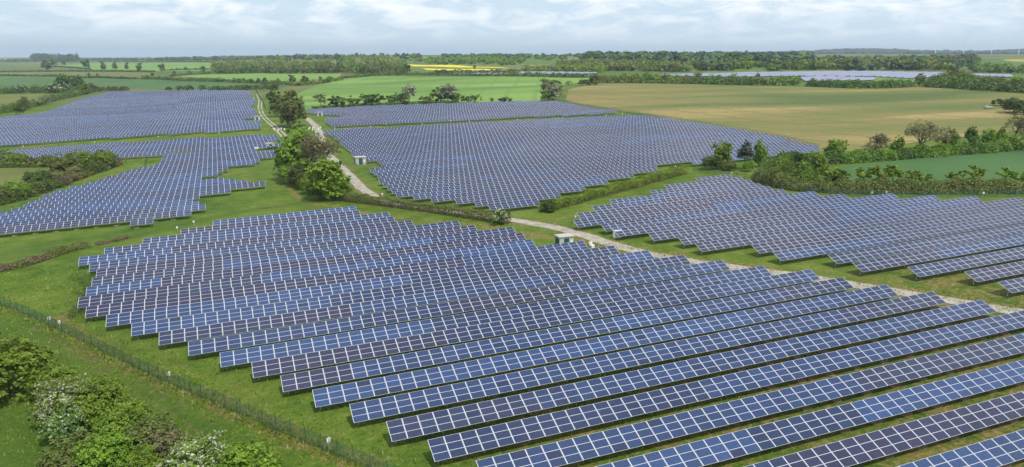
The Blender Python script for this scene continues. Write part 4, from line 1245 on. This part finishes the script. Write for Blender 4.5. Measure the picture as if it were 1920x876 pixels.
# hedgerows on the left plain
HG = 'hedgerows on the far left plain'
for px, h, wd, mt, lab in [([(265, 149), (330, 151), (420, 154), (500, 157)], 3.6, 6, ('deep', 'green', 'olive'), 'dark hedgerow below the narrow green field'), ([(500, 157), (560, 161), (640, 150)], 3.5, 7, ('olive', 'green'), 'olive hedgerow curving round the tip of the narrow field'),
        ([(-60, 142.5), (80, 143.5), (180, 146.5), (258, 148.5)], 2.2, 4, ('deep', 'deep'), 'thin straight dark hedgerow on the left plain'), ([(-60, 136), (60, 134.5), (160, 134.5), (290, 135)], 2.6, 4, ('deep', 'olive'), 'long thin hedgerow below the line of single trees'),
        ([(100, 125.5), (140, 128), (170, 131)], 2.5, 4, ('deep', 'green'), 'short hedgerow slanting at the far left'), ([(320, 144), (350, 141), (395, 138)], 2.4, 4, ('deep', 'olive'), 'short hedgerow slanting up to the wood'),
        ([(640, 147.5), (700, 142.5), (760, 141), (860, 142), (960, 143)], 3.2, 6, ('deep', 'green', 'olive'), 'hedgerow along the top of the green crop, left part'), ([(955, 143), (1020, 144), (1100, 145)], 4.2, 8, ('green', 'deep', 'olive'), 'hedgerow along the top of the green crop, right part'),
        ([(105, 117.8), (200, 116.6), (310, 116.5), (400, 116.5)], 3.5, 8, ('deep', 'green'), 'far hedgerow at the top of the light green field'), ([(300, 133), (345, 131.5), (395, 131)], 2.4, 4, ('deep', 'green'), 'hedgerow under the last single trees left of the wood')]:
    hedge('hedge', px, h, wd, lab, mt, 14 if h < 4 else 18, 1.0, False, HG, 'hedge', .35)
for x, y, hp, key, wd, lab in [(88, 134, 22, 'small_olive', .9, 'leftmost yellow-olive tree of the far tree line'), (102, 126, 16, 'small_crown', 1.0, 'grey-green tree behind the leftmost olive tree'), (120, 126, 14, 'small_crown', .6, 'small slim tree left of the big grey tree'), (161, 132, 22, 'small_crown', .85, 'big grey-green tree on the left plain'),
        (194, 133.5, 19, 'small_olive', .65, 'first slim tree right of the big grey tree'), (216, 133, 17, 'small_olive', .6, 'second slim tree right of the big grey tree'), (238.5, 133, 16, 'small_olive', .55, 'third slim tree right of the big grey tree'), (262, 135, 17, 'small_olive', .8, 'yellow-green tree near the bend of the far hedgerow'),
        (303, 134, 15, 'small_crown', 1.0, 'round green tree at the edge of the light field'), (287, 145, 9, 'small_crown', 1.0, 'dark round tree at the end of the dark hedgerow'), (327, 143, 10, 'small_olive', .8, 'small tree at the left of the narrow field'), (167, 145, 9, 'small_olive', .7, 'small yellow tree on the thin hedgerow'), (183, 145, 8, 'small_olive', .7, 'smallest yellow tree on the thin hedgerow'),
        (355, 140, 8, 'small_olive', 1.0, 'low olive tree left of the long wood'), (381, 139, 16, 'small_crown', .8, 'tree at the left end of the long wood'), (348, 133, 8, 'small_crown', 1.0, 'small tree on the hedgerow left of the wood'), (410, 155, 7, 'small_crown', .9, 'first small tree on the dark hedgerow'),
        (448, 156, 9, 'small_olive', .9, 'second small tree on the dark hedgerow'), (472, 157, 10, 'small_crown', .9, 'third small tree on the dark hedgerow'), (485, 157, 11, 'small_olive', .9, 'fourth small tree on the dark hedgerow'), (497, 157, 12, 'small_olive', .9, 'fifth small tree on the dark hedgerow'),
        (522, 158, 11, 'small_olive', .9, 'last small tree on the dark hedgerow'), (548, 157, 17, 'small_olive', 1.0, 'budding tree at the tip of the narrow field'), (572, 158, 16, 'small_olive', 1.2, 'yellowish tree right of the budding tree'), (601, 151, 8, 'small_crown', 1.0, 'dark round tree on the curving hedgerow'), (616, 155, 12, 'small_olive', .9, 'single yellow-green tree in the green crop corner'),
        (763, 140, 20, 'small_crown', 1.1, 'dark tree at the right end of the long wood'), (890, 131, 9, 'small_crown', .9, 'tree standing before the yellow rapeseed'), (823, 142, 6, 'small_olive', 1.0, 'small olive tree on the crop hedgerow')]:
    plant(key, 'tree', x, y, hp, lab, 'tree', 'single trees on the far plain', wd)

# woods far away, each one mass
wood('woodland', [(402, 138.5), (520, 138.5), (640, 138.5), (760, 140)], 150, 20, 360, 'long brown-green wood beyond the narrow field', ('olive', 'budding', 'budding', 'green', 'olive'), 1.7, 5.5, 60)
wood('woodland', [(62, 115), (92, 115.5), (146, 115.5)], 420, 36, 170, 'dark round wood on the left skyline', ('wood', 'wood', 'green'), 5.5, 13, 60)
wood('woodland', [(146, 114), (300, 114.2), (400, 114.5), (520, 114), (680, 114), (800, 114.5)], 700, 14, 260, 'tree belt along the left skyline', ('wood', 'teal'), 3.8, 9, 40)
wood('woodland', [(-60, 117), (40, 116.5), (100, 116)], 700, 14, 160, 'scattered trees at the far left', ('green', 'olive', 'wood'), 3.2, 7, 34)
wood('woodland', [(400, 113.5), (520, 114), (640, 115), (760, 117), (860, 118)], 500, 13, 120, 'pale tree belt behind the long wood', ('bright', 'olive', 'green'), 3.0, 7, 34)
wood('woodland', [(800, 121), (900, 121.5), (980, 123)], 400, 10, 120, 'green wooded slope above the rapeseed', ('green', 'olive', 'bright'), 2.6, 6, 34)
wood('woodland', [(830, 112.5), (960, 113), (1100, 113)], 1200, 10, 110, 'tree belt on the middle skyline', ('wood', 'green'), 4.0, 8, 30)
wood('woodland', [(1050, 132), (1120, 132.5), (1200, 134), (1290, 135)], 160, 11, 220, 'mixed trees at the foot of the far right wood', ('olive', 'green', 'olive', 'budding'), 2.0, 6, 50)
wood('woodland', [(1100, 124), (1180, 125), (1280, 126), (1400, 126), (1520, 127)], 700, 17, 420, 'large dark wood on the right', ('wood', 'teal', 'wood', 'teal', 'green'), 4.4, 9, 60)
wood('woodland', [(1290, 134), (1400, 133.5), (1530, 133), (1640, 133), (1800, 131)], 260, 11, 330, 'tree belt behind the far solar arrays', ('teal', 'olive', 'wood', 'green', 'bright'), 2.6, 6.5, 46)
wood('woodland', [(1500, 127), (1640, 126), (1760, 125), (1830, 124)], 420, 11.5, 300, 'grey-brown wood on the right', ('budding', 'wood', 'wood', 'olive'), 3.0, 6.5, 50)
wood('woodland', [(1130, 116), (1260, 115), (1400, 115), (1500, 115)], 1500, 12, 330, 'dark wooded rise on the right skyline', ('wood', 'teal'), 5.0, 10, 44)
wood('woodland', [(980, 136.5), (1050, 137), (1130, 137)], 90, 9, 90, 'yellow-green shrubs beyond the crop hedgerow', ('olive', 'bright'), 1.6, 5, 40)
wood('woodland', [(820, 140), (900, 140), (975, 140)], 40, 5, 60, 'trees before the yellow rapeseed field', ('green', 'wood', 'olive'), 1.6, 5, 40)
wood('woodland', [(1820, 135), (1900, 138), (1980, 140)], 160, 7, 90, 'scrub behind the right copse', ('green', 'olive', 'wood'), 1.8, 5, 36)


def ridge():
    th = np.radians(np.linspace(8, 62, 260) + 21.24); D = np.linspace(5700, 7700, 46)
    T, Dg = np.meshgrid(th, D)
    X, Y = Dg * np.sin(T), Dg * np.cos(T)
    Z = g(X, Y) + 3 + np.abs(rng.normal(0, 5.5, X.shape))
    V = np.stack([X, Y, Z], -1)
    Q = np.stack([V[:-1, :-1], V[:-1, 1:], V[1:, 1:], V[1:, :-1]], 2).reshape(-1, 4, 3)
    n = np.cross(Q[:, 1] - Q[:, 0], Q[:, 3] - Q[:, 0])[:, 2]
    Q[n < 0] = Q[n < 0][:, ::-1]
    m = crop_material('far_forest', [(0.3, (0.014, 0.030, 0.018)), (0.7, (0.030, 0.050, 0.026))], (1, 1, 1, 0), 0.004)
    return tag(link('wooded_hills', quads_mesh('wooded_hills', Q, [m])), kind='structure')


ridge()

# ------------------------------------------------------------------ distant solar arrays
def far_arrays(px, label, pitch=8.0):
    P = np.array([tuple(at(x, y, 1.2)) for x, y in px])[:, :2]
    org = np.array([P[0, 0], P[0, 1], float(g(*P[0]))])
    Q = []; T = []
    y = P[:, 1].min() + 1
    while y < P[:, 1].max():
        for a, b in extents(P, y, 10):
            n = max(1, int((b - a) / 12))
            xs = np.linspace(a, b, n + 1); zs = g(xs, np.full(n + 1, y)) + .8
            lo = np.stack([xs, np.full(n + 1, y), zs], -1) - org
            hi = lo + np.array([0, 3.6, 1.5])
            Q.append(np.stack([lo[:-1], lo[1:], hi[1:], hi[:-1]], 1))
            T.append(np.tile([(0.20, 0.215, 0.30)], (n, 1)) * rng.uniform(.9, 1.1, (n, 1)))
            bk = hi + np.array([0, .05, -.06]); dn = lo + np.array([0, .05, -.75])
            Q.append(np.stack([bk[:-1], bk[1:], dn[1:], dn[:-1]], 1)[:, ::-1]); T.append(np.full((n, 3), .06))
        y += pitch
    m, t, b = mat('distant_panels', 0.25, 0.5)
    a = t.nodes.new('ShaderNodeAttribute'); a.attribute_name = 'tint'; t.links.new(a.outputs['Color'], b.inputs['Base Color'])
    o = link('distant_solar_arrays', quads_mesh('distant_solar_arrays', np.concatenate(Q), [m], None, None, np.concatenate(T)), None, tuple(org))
    return tag(o, label, 'solar panels', None, 'stuff')


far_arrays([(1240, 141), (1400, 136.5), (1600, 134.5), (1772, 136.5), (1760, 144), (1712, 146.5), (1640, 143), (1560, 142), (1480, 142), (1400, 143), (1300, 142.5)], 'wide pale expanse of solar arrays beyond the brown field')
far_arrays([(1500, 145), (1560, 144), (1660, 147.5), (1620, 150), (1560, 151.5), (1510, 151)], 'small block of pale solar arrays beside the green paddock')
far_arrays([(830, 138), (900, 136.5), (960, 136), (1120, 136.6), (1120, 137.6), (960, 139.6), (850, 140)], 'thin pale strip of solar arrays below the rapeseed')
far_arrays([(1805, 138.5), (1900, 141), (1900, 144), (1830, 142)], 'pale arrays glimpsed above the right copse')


# ------------------------------------------------------------------ substations
def substation_meshes():
    W_, D_, H_ = 3.5, 2.5, 2.35
    a = MB(); a.box((W_ / 2, D_ / 2, H_ / 2 + .12), (W_, D_, H_))
    r = MB(); r.box((W_ / 2, D_ / 2, H_ + .12 + .09), (W_ + .36, D_ + .36, .16)); r.box((W_ / 2, D_ / 2, H_ + .12 + .19), (W_ + .1, D_ + .1, .05))
    pbase = MB(); pbase.box((W_ / 2, D_ / 2, -.05), (W_ + .7, D_ + .7, .30)); pbase.box((-.7, .5, -.08), (1.0, 1.0, .22))
    d1 = MB()
    d1.box((1.42, -.02, 1.17), (.60, .05, 2.0)); d1.box((2.04, -.02, 1.17), (.60, .05, 2.0))
    for zz in (.45, .6, .75, 1.6, 1.75):
        d1.box((1.42, -.052, zz), (.42, .02, .06)); d1.box((2.04, -.052, zz), (.42, .02, .06))
    d2 = MB()
    for yy in (.72, 1.78):
        d2.box((-.02, yy, 1.17), (.05, .98, 2.0))
        for zz in (.45, .6, .75, 1.6, 1.75): d2.box((-.052, yy, zz), (.02, .7, .06))
    h = MB(); h.box((1.68, -.07, 1.1), (.03, .05, .22)); h.box((1.78, -.07, 1.1), (.03, .05, .22))
    e = MB(); e.tube([(.35, -.25, .1), (.35, -.25, .62), (.35, -.25, .70)], [.13, .13, .05], 8); e.box((.35, -.25, .78), (.06, .06, .14))
    t = MB(); t.box((2.95, -.03, 1.3), (.5, .05, .75))
    return [('walls', a.mesh('walls', [CREAM])), ('roof', r.mesh('roof', [ROOFW])), ('base', pbase.mesh('base', [CONC])), ('door', d1.mesh('door', [TEAL])), ('door', d2.mesh('door', [TEAL])), ('notice_board', t.mesh('notice_board', [WHITE]))], h.mesh('handle', [STEEL]), e.mesh('fire_extinguisher', [RED])


SUBM, SUBH, SUBE = substation_meshes()


def substation(px, py, wpx, label, red=None):
    p = at(px, py)
    root = empty('substation', p, 0, label, 'substation', 'cream substations with teal doors')
    # width seen along the rows
    s = 1.0
    for nm, me in SUBM:
        o = link(nm, me, root)
        if nm == 'door' and me is SUBM[3][1]: link('handle', SUBH, o)
    c = (p.x * math.cos(PHI) + p.y * math.sin(PHI))
    per = FPX * (math.sin(PHI) - (px - 960) / FPX * math.cos(PHI)) / c
    s = wpx / per / 3.5
    root.scale = (s, s, s)
    root.location = p
    if red:
        e = link('fire_extinguisher', SUBE, None, (p.x + red * s, p.y, p.z))
        e.scale = (s, s, s)
        tag(e, f'small red drum standing in front of the {label.split(" substation")[0]} substation' if False else REDL.pop(0), 'fire extinguisher', 'red extinguishers by the substations')
    return root


REDL = ['red extinguisher in front of the substation beside the gravel track bend', 'red extinguisher in front of the substation at the left edge of the middle field']
substation(1049, 466, 27.5, 'cream substation with teal doors beside the gravel track, behind the near rows', 2.6)
substation(667, 310, 20, 'cream substation at the left corner of the middle field', 0.001)
substation(595, 218.5, 10.5, 'small cream substation in the notch of the back strip')
substation(500, 280.5, 16, 'cream substation at the right end of the left strip')
substation(477, 226.5, 11, 'cream substation in the notch at the right of the upper left field')
substation(471, 188, 6, 'farthest cream substation beside the farm track')


def cabinet(px, py, label, w_=1.5, h_=1.75, d_=.8):
    p = at(px, py)
    root = empty('equipment_cabinet', p, 0, label, 'cabinet', 'white equipment cabinets')
    a = MB(); a.box((0, 0, h_ / 2 + .15), (w_, d_, h_))
    l = MB(); l.box((0, 0, h_ + .18), (w_ + .12, d_ + .12, .07))
    f = MB(); f.box((0, 0, .04), (w_ * .9, d_ * .9, .25))
    d = MB(); d.box((-w_ * .24, -d_ / 2 - .015, h_ / 2 + .15), (w_ * .44, .04, h_ * .9)); d.box((w_ * .24, -d_ / 2 - .015, h_ / 2 + .15), (w_ * .44, .04, h_ * .9))
    link('casing', a.mesh('casing', [WHITE]), root); link('lid', l.mesh('lid', [WHITE]), root); link('plinth', f.mesh('plinth', [CONC]), root); link('door', d.mesh('door', [WHITE]), root)
    return root


cabinet(1157, 447, 'white cabinet under the left end of a right field row', 1.7, 1.8, 1.0)
cabinet(1107, 461.5, 'low white box right of the gravel track substation', .7, .7, .5)
cabinet(1111, 466, 'second low white box behind the near row ends by the track', .7, .6, .5)
cabinet(480, 279.5, 'long white box left of the left strip substation', 3.0, .6, 1.0)


# ------------------------------------------------------------------ posts with white boxes
mb = MB(); mb.tube([(0, 0, -.3), (0, 0, 2.3)], [.05, .045], 6); POSTM = mb.mesh('post', [STEEL])
mb = MB(); mb.box((0, -.02, 2.5), (.55, .42, .62)); mb.box((0, -.02, 2.84), (.63, .50, .06)); BOXM = mb.mesh('box', [WHITE])
mb = MB(); mb.tube([(0, -.24, 2.45), (0, -.34, 2.43)], [.08, .08], 8); LENSM = mb.mesh('lens', [SLATE])
for x, y, lab in [(94, 611, 'white box on a post inside the wire fence at left'), (1079, 416, 'white box on a post beside the yellow-green hedge'), (1077, 429, 'white box on a post at the near side of the gravel track'),
        (717, 372, 'white box on a post at the left corner of the middle field'), (611, 283, 'white box on a post by the track above the bare tree'), (364, 425, 'white box on a post in the grass above the near field'), (333, 436, 'smaller white box on a post left of the one above the near field'),
        (1371, 332, 'white box on a post at the top of the right field'), (1634, 370, 'white box on a post behind the middle of the right field'), (1661, 369, 'white box on a post next to the one behind the right field'), (1843, 371, 'white box on a post behind the right end of the right field'), (1478, 355, 'white box on a post before the right hedge trees'),
        (44, 279, 'white box on a post in the grass lane at far left'), (178, 271, 'white box on a post in the grass lane between the left fields'), (297, 261, 'white box on a post in the middle of the left grass lane'), (411, 254, 'white box on a post near the right of the left grass lane'), (69, 304, 'white box on a post above the left thicket'), (229, 299, 'white box on a post under the left strip'),
        (54, 396, 'white box on a post by the fence of the lower left field'), (170, 350, 'white box on a post higher along the fence of the lower left field'),
        (628, 245, 'white box on a post at the left of the lane below the back strip'), (695, 242, 'second white box on a post in the lane below the back strip'), (724, 237, 'white box on a post under the back strip'), (792, 237, 'white box on a post in the lane right of the back strip middle'), (845, 231, 'white box on a post below the middle of the back strip'), (880, 232, 'white box on a post opposite the middle of the back strip'),
        (970, 228, 'white box on a post in the right half of the back lane'), (1055, 225, 'white box on a post near the right end of the back lane'), (1136, 220, 'white box on a post before the tip of the back strip'), (1167, 217, 'white box on a post at the tip of the back strip'), (1266, 319, 'white box on a post at the lower edge of the middle field'), (7, 224, 'white box on a post at the left end of the upper left field')]:
    p = at(x, y)
    r = empty('camera_post', p - Vector((0, 0, .5)), random.uniform(-.6, .3), lab, 'camera post', 'white boxes on posts around the fields')
    r.scale = (.72, .72, .72); link('post', POSTM, r); b = link('box', BOXM, r); link('lens', LENSM, b)

mb = MB(); mb.tube([(0, 0, -.2), (0, 0, .75), (0, 0, .9)], [.34, .32, .15], 8); BOLL = mb.mesh('white_bollard', [WHITE])
for x, y in [(514, 243.5), (521, 246), (527.5, 242.5), (533.5, 244), (536, 247)]:
    tag(link('white_bollard', BOLL, None, tuple(at(x, y))), 'short white bollard in the cluster where the farm track ends', 'bollard', 'white bollards at the farm track end')
for x, y in [(579, 243.5), (581, 241), (586, 244.5), (587, 241), (597, 244), (601, 240.5)]:
    tag(link('white_bollard', BOLL, None, tuple(at(x, y))), 'short white bollard in the cluster at the gate right of the dull green tree', 'bollard', 'white bollards at the gate')


# ------------------------------------------------------------------ fences
def fence(px, label, hgt, step, post_mat, wire_mat, dense, group='green wire fences'):
    P = pl(px)
    d = np.r_[0, np.cumsum(np.hypot(*np.diff(P[:, :2], axis=0).T))]
    n = int(d[-1] / step) + 1
    s = np.linspace(0, d[-1], n)
    X = np.interp(s, d, P[:, 0]); Y = np.interp(s, d, P[:, 1]); Z = g(X, Y)
    root = empty('wire_fence', (X[0], Y[0], Z[0]), 0, label, 'fence', group)
    pm = MB(); pm.box((0, 0, hgt / 2), (.07, .07, hgt + .5)); pm.box((0, 0, hgt + .22), (.12, .12, .05))
    pmesh = pm.mesh('post', [post_mat])
    wm = MB()
    near = sorted(range(n), key=lambda i: X[i] ** 2 + Y[i] ** 2)[:100]
    rest = MB()
    for i in range(n):
        o = (X[i] - X[0], Y[i] - Y[0], Z[i] - Z[0])
        if i in near: link('post', pmesh, root, o)
        else: rest.box((o[0], o[1], o[2] + hgt / 2), (.09, .09, hgt + .5))
        if i == n - 1: break
        a = Vector(o); b = Vector((X[i + 1] - X[0], Y[i + 1] - Y[0], Z[i + 1] - Z[0]))
        u = (b - a)
        for k in range(int(hgt / .2) + 1):
            zz = .05 + k * .2
            q = a + Vector((0, 0, zz)); r = b + Vector((0, 0, zz))
            wm.face([q - Vector((0, 0, .011)), r - Vector((0, 0, .011)), r + Vector((0, 0, .011)), q + Vector((0, 0, .011))])
        m = int(u.length / dense)
        for k in range(m):
            q = a + u * ((k + .5) / m); e = u.normalized() * .011
            wm.face([q - e, q + e, q + e + Vector((0, 0, hgt)), q - e + Vector((0, 0, hgt))])
    link('wire_mesh', wm.mesh('wire_mesh', [wire_mat]), root)
    if rest.v: tag(link('post', rest.mesh('post', [post_mat]), root), kind='stuff')
    return root


fence(FENCE_A, 'green wire mesh fence slanting across the bottom left corner', 1.85, 2.6, GREENPOST, GREENWIRE, .065)
fence([(1300, 322), (1360, 331), (1420, 340), (1460, 349), (1500, 360), (1560, 368), (1640, 371), (1740, 371), (1840, 370), (1960, 369)], 'green wire fence between the right field and its hedge', 1.85, 3.0, GREENPOST, GREENWIRE, .12)
fence([(-40, 412), (40, 393), (90, 380), (140, 364), (190, 348), (240, 330), (272, 318), (276, 297)], 'green wire fence along the upper edge of the lower left field', 1.85, 3.0, GREENPOST, GREENWIRE, .12)
fence([(479, 171), (484, 177), (489, 186), (494, 196), (499, 208)], 'green wire fence beside the farm track at the upper left field', 2.2, 3.0, GREENPOST, GREENWIRE, .07)
fence([(1048, 190), (1170, 213), (1215, 217), (1330, 237), (1450, 257), (1535, 280)], 'wire fence along the brown field edge of the middle field', 1.9, 3.2, GREENPOST, GREENWIRE, .16)
mb = MB(); mb.box((0, 0, 1.35), (.42, .03, .55)); mb.tube([(0, .03, .2), (0, .03, 1.7)], [.025, .025], 5); SIGN = mb.mesh('fence_sign', [WHITE])
for x, y, lab in [(113, 620, 'small white sign on the slanting wire fence, left of the others'), (318, 720, 'small white sign midway along the slanting wire fence'), (617, 848, 'small white sign on the slanting wire fence near the bottom edge')]:
    tag(link('fence_sign', SIGN, None, tuple(at(x, y) + Vector((0.03, -.08, .2)))), lab, 'sign', 'white signs on the wire fence')


# ------------------------------------------------------------------ rough grass as one mass
def tufts():
    C = []
    def along(px, width, per_m):
        P = pl(px); d = np.r_[0, np.cumsum(np.hypot(*np.diff(P[:, :2], axis=0).T))]
        n = int(d[-1] * per_m); s = rng.random(n) * d[-1]
        x = np.interp(s, d, P[:, 0]) + rng.normal(0, width, n); y = np.interp(s, d, P[:, 1]) + rng.normal(0, width, n)
        C.append(np.c_[x, y, g(x, y)])
    along(FENCE_A, .7, 40)
    along([(0, 735), (30, 745), (70, 752)], 1.2, 60)
    along([(300, 700), (420, 752), (520, 800), (640, 855)], 2.0, 22)
    along([(100, 604), (180, 640), (300, 705)], 2.2, 16)
    along([(1100, 454), (1305, 487), (1505, 517), (1730, 550), (1920, 585)], 1.6, 14)
    x = rng.uniform(-50, 60, 26000); y = rng.uniform(58, 185, 26000)
    C.append(np.c_[x, y, g(x, y)])
    C = np.concatenate(C)
    n = len(C)
    a = rng.uniform(0, 6.28, n); h = rng.uniform(.10, .45, n); w_ = rng.uniform(.05, .16, n)
    ex = np.c_[np.cos(a), np.sin(a), np.zeros(n)] * w_[:, None]
    lean = np.c_[rng.normal(0, .35, (n, 2)), np.ones(n)] * h[:, None]
    C[:, 2] -= .02
    Q = np.stack([C - ex, C + ex, C + ex * .35 + lean, C - ex * .35 + lean], 1)
    nr_ = n - 26000
    mi = (rng.random(n) < np.where(np.arange(n) < nr_, .30, .05)).astype(int)
    mi[rng.random(n) < .010] = 2
    org = np.array([0, 110.0, 0])
    o = link('rough_grass', quads_mesh('rough_grass', Q - org, [LEAF['bright'], LEAF['straw'], LEAF['gorse']], mi), None, tuple(org))
    return tag(o, 'rough tussocky grass along the fence and row ends', None, None, 'stuff')


tufts()


# ------------------------------------------------------------------ far houses, church, turbines, masts
def house(px, py, wpx, hpx, label, wall, roof, rz=0.0, chimney=True):
    p = at(px, py); m = mpp(p); W_ = wpx * m; H_ = hpx * m; D_ = max(6.0, W_ * .5)
    root = empty('house', p, rz - R_(21), label, 'house', 'far houses')
    a = MB(); a.box((0, 0, H_ * .27), (W_, D_, H_ * .66)); 
    for s in (-1, 1): a.face([(s * W_ / 2, -D_ / 2, H_ * .60), (s * W_ / 2, D_ / 2, H_ * .60), (s * W_ / 2, 0, H_ * .98)])
    r = MB()
    for s in (-1, 1):
        r.face([(-W_ / 2 - .3, s * (D_ / 2 + .4), H_ * .56), (W_ / 2 + .3, s * (D_ / 2 + .4), H_ * .56), (W_ / 2 + .3, 0, H_), (-W_ / 2 - .3, 0, H_)])
    rf = None
    link('wall', a.mesh('wall', [wall]), root); rf = link('roof', r.mesh('roof', [roof]), root)
    if chimney:
        c = MB(); c.box((W_ * .38, 0, H_ * 1.02), (W_ * .08, .9, H_ * .3)); link('chimney', c.mesh('chimney', [BRICK]), rf)
    return root


for x, y, wp, hp, wl, rf, lab in [(6, 115, 12, 6, WHITE, TILE, 'pale house at the far left edge of the skyline'), (88, 114, 15, 5, BRICK, TILE, 'brick farmhouse below the dark round wood'), (484, 107.5, 7, 3, WHITE, SLATE, 'white house on the skyline above the long wood'), (526, 112, 3.5, 5.5, WHITE, WHITE, 'bright white gable behind the long wood'),
        (803, 112, 15, 5, STONE, TILE, 'long pinkish building on the middle skyline'), (598, 109, 12, 3.5, WHITE, SLATE, 'pale low building on the skyline right of the white gable'), (357, 110, 8, 3.5, WHITE, SLATE, 'pale house on the left skyline'), (680, 111, 10, 4, BRICK, TILE, 'brown house left of the skyline poplars'),
        (1070, 115, 9, 4, WHITE, SLATE, 'first dark roofed house on the far slope'), (1076, 113.5, 7, 4, WHITE, SLATE, 'white gabled house at the top of the far slope'), (985, 127, 6, 4, WHITE, TILE, 'leftmost house of the far village'), (997, 126, 7, 4, BRICK, TILE, 'brick house of the far village'), (1013, 127, 9, 5, STONE, TILE, 'stone house of the far village'), (1030, 125, 8, 4, WHITE, SLATE, 'grey roofed house of the far village'), (1041, 125.5, 5, 5, WHITE, SLATE, 'bright white house at the right of the far village'),
        (1423, 121, 3.5, 6, WHITE, SLATE, 'pale house among the right hand woods')]:
    house(x, y, wp, hp, lab, wl, rf, random.uniform(-.4, .4))
p = at(1118, 121); m_ = mpp(p)
root = empty('church', p, 0, 'pale church tower among the trees on the right slope', 'church')
a = MB(); a.box((0, 0, 5 * m_), (4.2 * m_, 4.2 * m_, 11 * m_)); link('tower', a.mesh('tower', [STONE]), root)
a = MB()
for sx in (-1, 1):
    for sy in (-1, 1): a.box((sx * 1.8 * m_, sy * 1.8 * m_, 11.2 * m_), (.5 * m_, .5 * m_, 1.6 * m_))
link('pinnacle', a.mesh('pinnacle', [STONE]), root)
a = MB(); a.box((6 * m_, 0, 1.6 * m_), (8 * m_, 4 * m_, 4.2 * m_)); link('nave', a.mesh('nave', [STONE]), root)

mb = MB(); mb.tube([(0, 0, -3), (0, 0, 78)], [2.3, 1.4], 10); TOWER = mb.mesh('tower', [WHITE], True)
mb = MB(); mb.box((0, -1, 79.2), (3.2, 8, 3.2)); NAC = mb.mesh('nacelle', [WHITE])
mb = MB(); mb.tube([(0, 0, 0), (0, 0, 3), (0, 0, 12), (0, 0, 40)], [.9, 1.7, 1.5, .3], 6); BLADE = mb.mesh('blade', [WHITE], True)
mb = MB(); mb.tube([(0, 0, -1.4), (0, 0, .6), (0, 0, 2.2)], [1.7, 1.7, .4], 8); HUB = mb.mesh('hub', [WHITE], True)
for i, (x, lab) in enumerate([(1752.5, 'leftmost wind turbine on the right skyline'), (1805.5, 'second wind turbine from the left on the right skyline'), (1857.5, 'third wind turbine from the left on the right skyline'), (1908.5, 'rightmost wind turbine near the edge of the view')]):
    d = ray(x, 108); d.z = 0; d.normalize(); D = 5200
    q = Vector((d.x * D, d.y * D, float(g(d.x * D, d.y * D))))
    want = 14.5 * D / FPX * .98
    r = empty('wind_turbine', q, -.35 + .1 * i, lab, 'wind turbine', 'wind turbines on the right skyline')
    r.scale = (.68, .68, .68)
    link('tower', TOWER, r); link('nacelle', NAC, r)
    h = link('hub', HUB, r, (0, -5.5, 79.2)); h.rotation_euler = (R_(90), 0, 0)
    for k in range(3):
        b = link('blade', BLADE, r, (0, -5.6, 79.2)); b.rotation_euler = (0, R_(120 * k + 25 + 37 * i), 0)
mb = MB(); mb.tube([(0, 0, -.3), (0, 0, 8.5)], [.16, .12], 6); UPOST = mb.mesh('pole', [STONE])
mb = MB(); mb.box((0, 0, 8.1), (1.6, .14, .14)); UARM = mb.mesh('crossarm', [BARK])
for x, y, lab in [(1390, 160, 'wooden pole in front of the olive hedge beyond the brown field'), (440, 140.5, 'pale pole before the long wood'), (783, 141, 'pale pole at the top of the green crop, left of the rapeseed'), (870, 143, 'pale pole at the top of the green crop below the rapeseed')]:
    r = empty('utility_pole', at(x, y), R_(-20), lab, 'pole', 'poles on the far plain'); link('pole', UPOST, r); link('crossarm', UARM, r)
# muck heap and pipes in the brown field corner
mb = MB(); mb.box((0, 0, .85), (4.2, 2.0, .8)); mb.box((-1.2, 0, 1.4), (1.6, 1.8, .5)); 
tr = empty('farm_trailer', at(1853, 204), R_(-25), 'pale farm trailer parked at the right of the brown field', 'trailer')
link('body', mb.mesh('body', [STONE]), tr)
for sx in (-1.3, 1.3):
    for sy in (-1.05, 1.05):
        mb = MB(); mb.tube([(sx, sy - .14, .42), (sx, sy + .14, .42)], [.45, .45], 10); link('wheel', mb.mesh('wheel', [SLATE]), tr)

# ------------------------------------------------------------------ air
def haze(density):
    mb = MB()
    mb.box((3000, 6000, 74), (26000, 30000, 272))
    me = mb.mesh('haze', [])
    m = bpy.data.materials.new('haze_air'); m.use_nodes = True
    t = m.node_tree; t.nodes.clear()
    o = t.nodes.new('ShaderNodeOutputMaterial'); v = t.nodes.new('ShaderNodeVolumePrincipled')
    v.inputs['Density'].default_value = density
    v.inputs['Color'].default_value = (0.72, 0.86, 1.0, 1)
    v.inputs['Anisotropy'].default_value = 0.2
    t.links.new(v.outputs[0], o.inputs['Volume'])
    me.materials.append(m)
    return tag(link('haze', me), kind='stuff')


haze(8.5e-5)
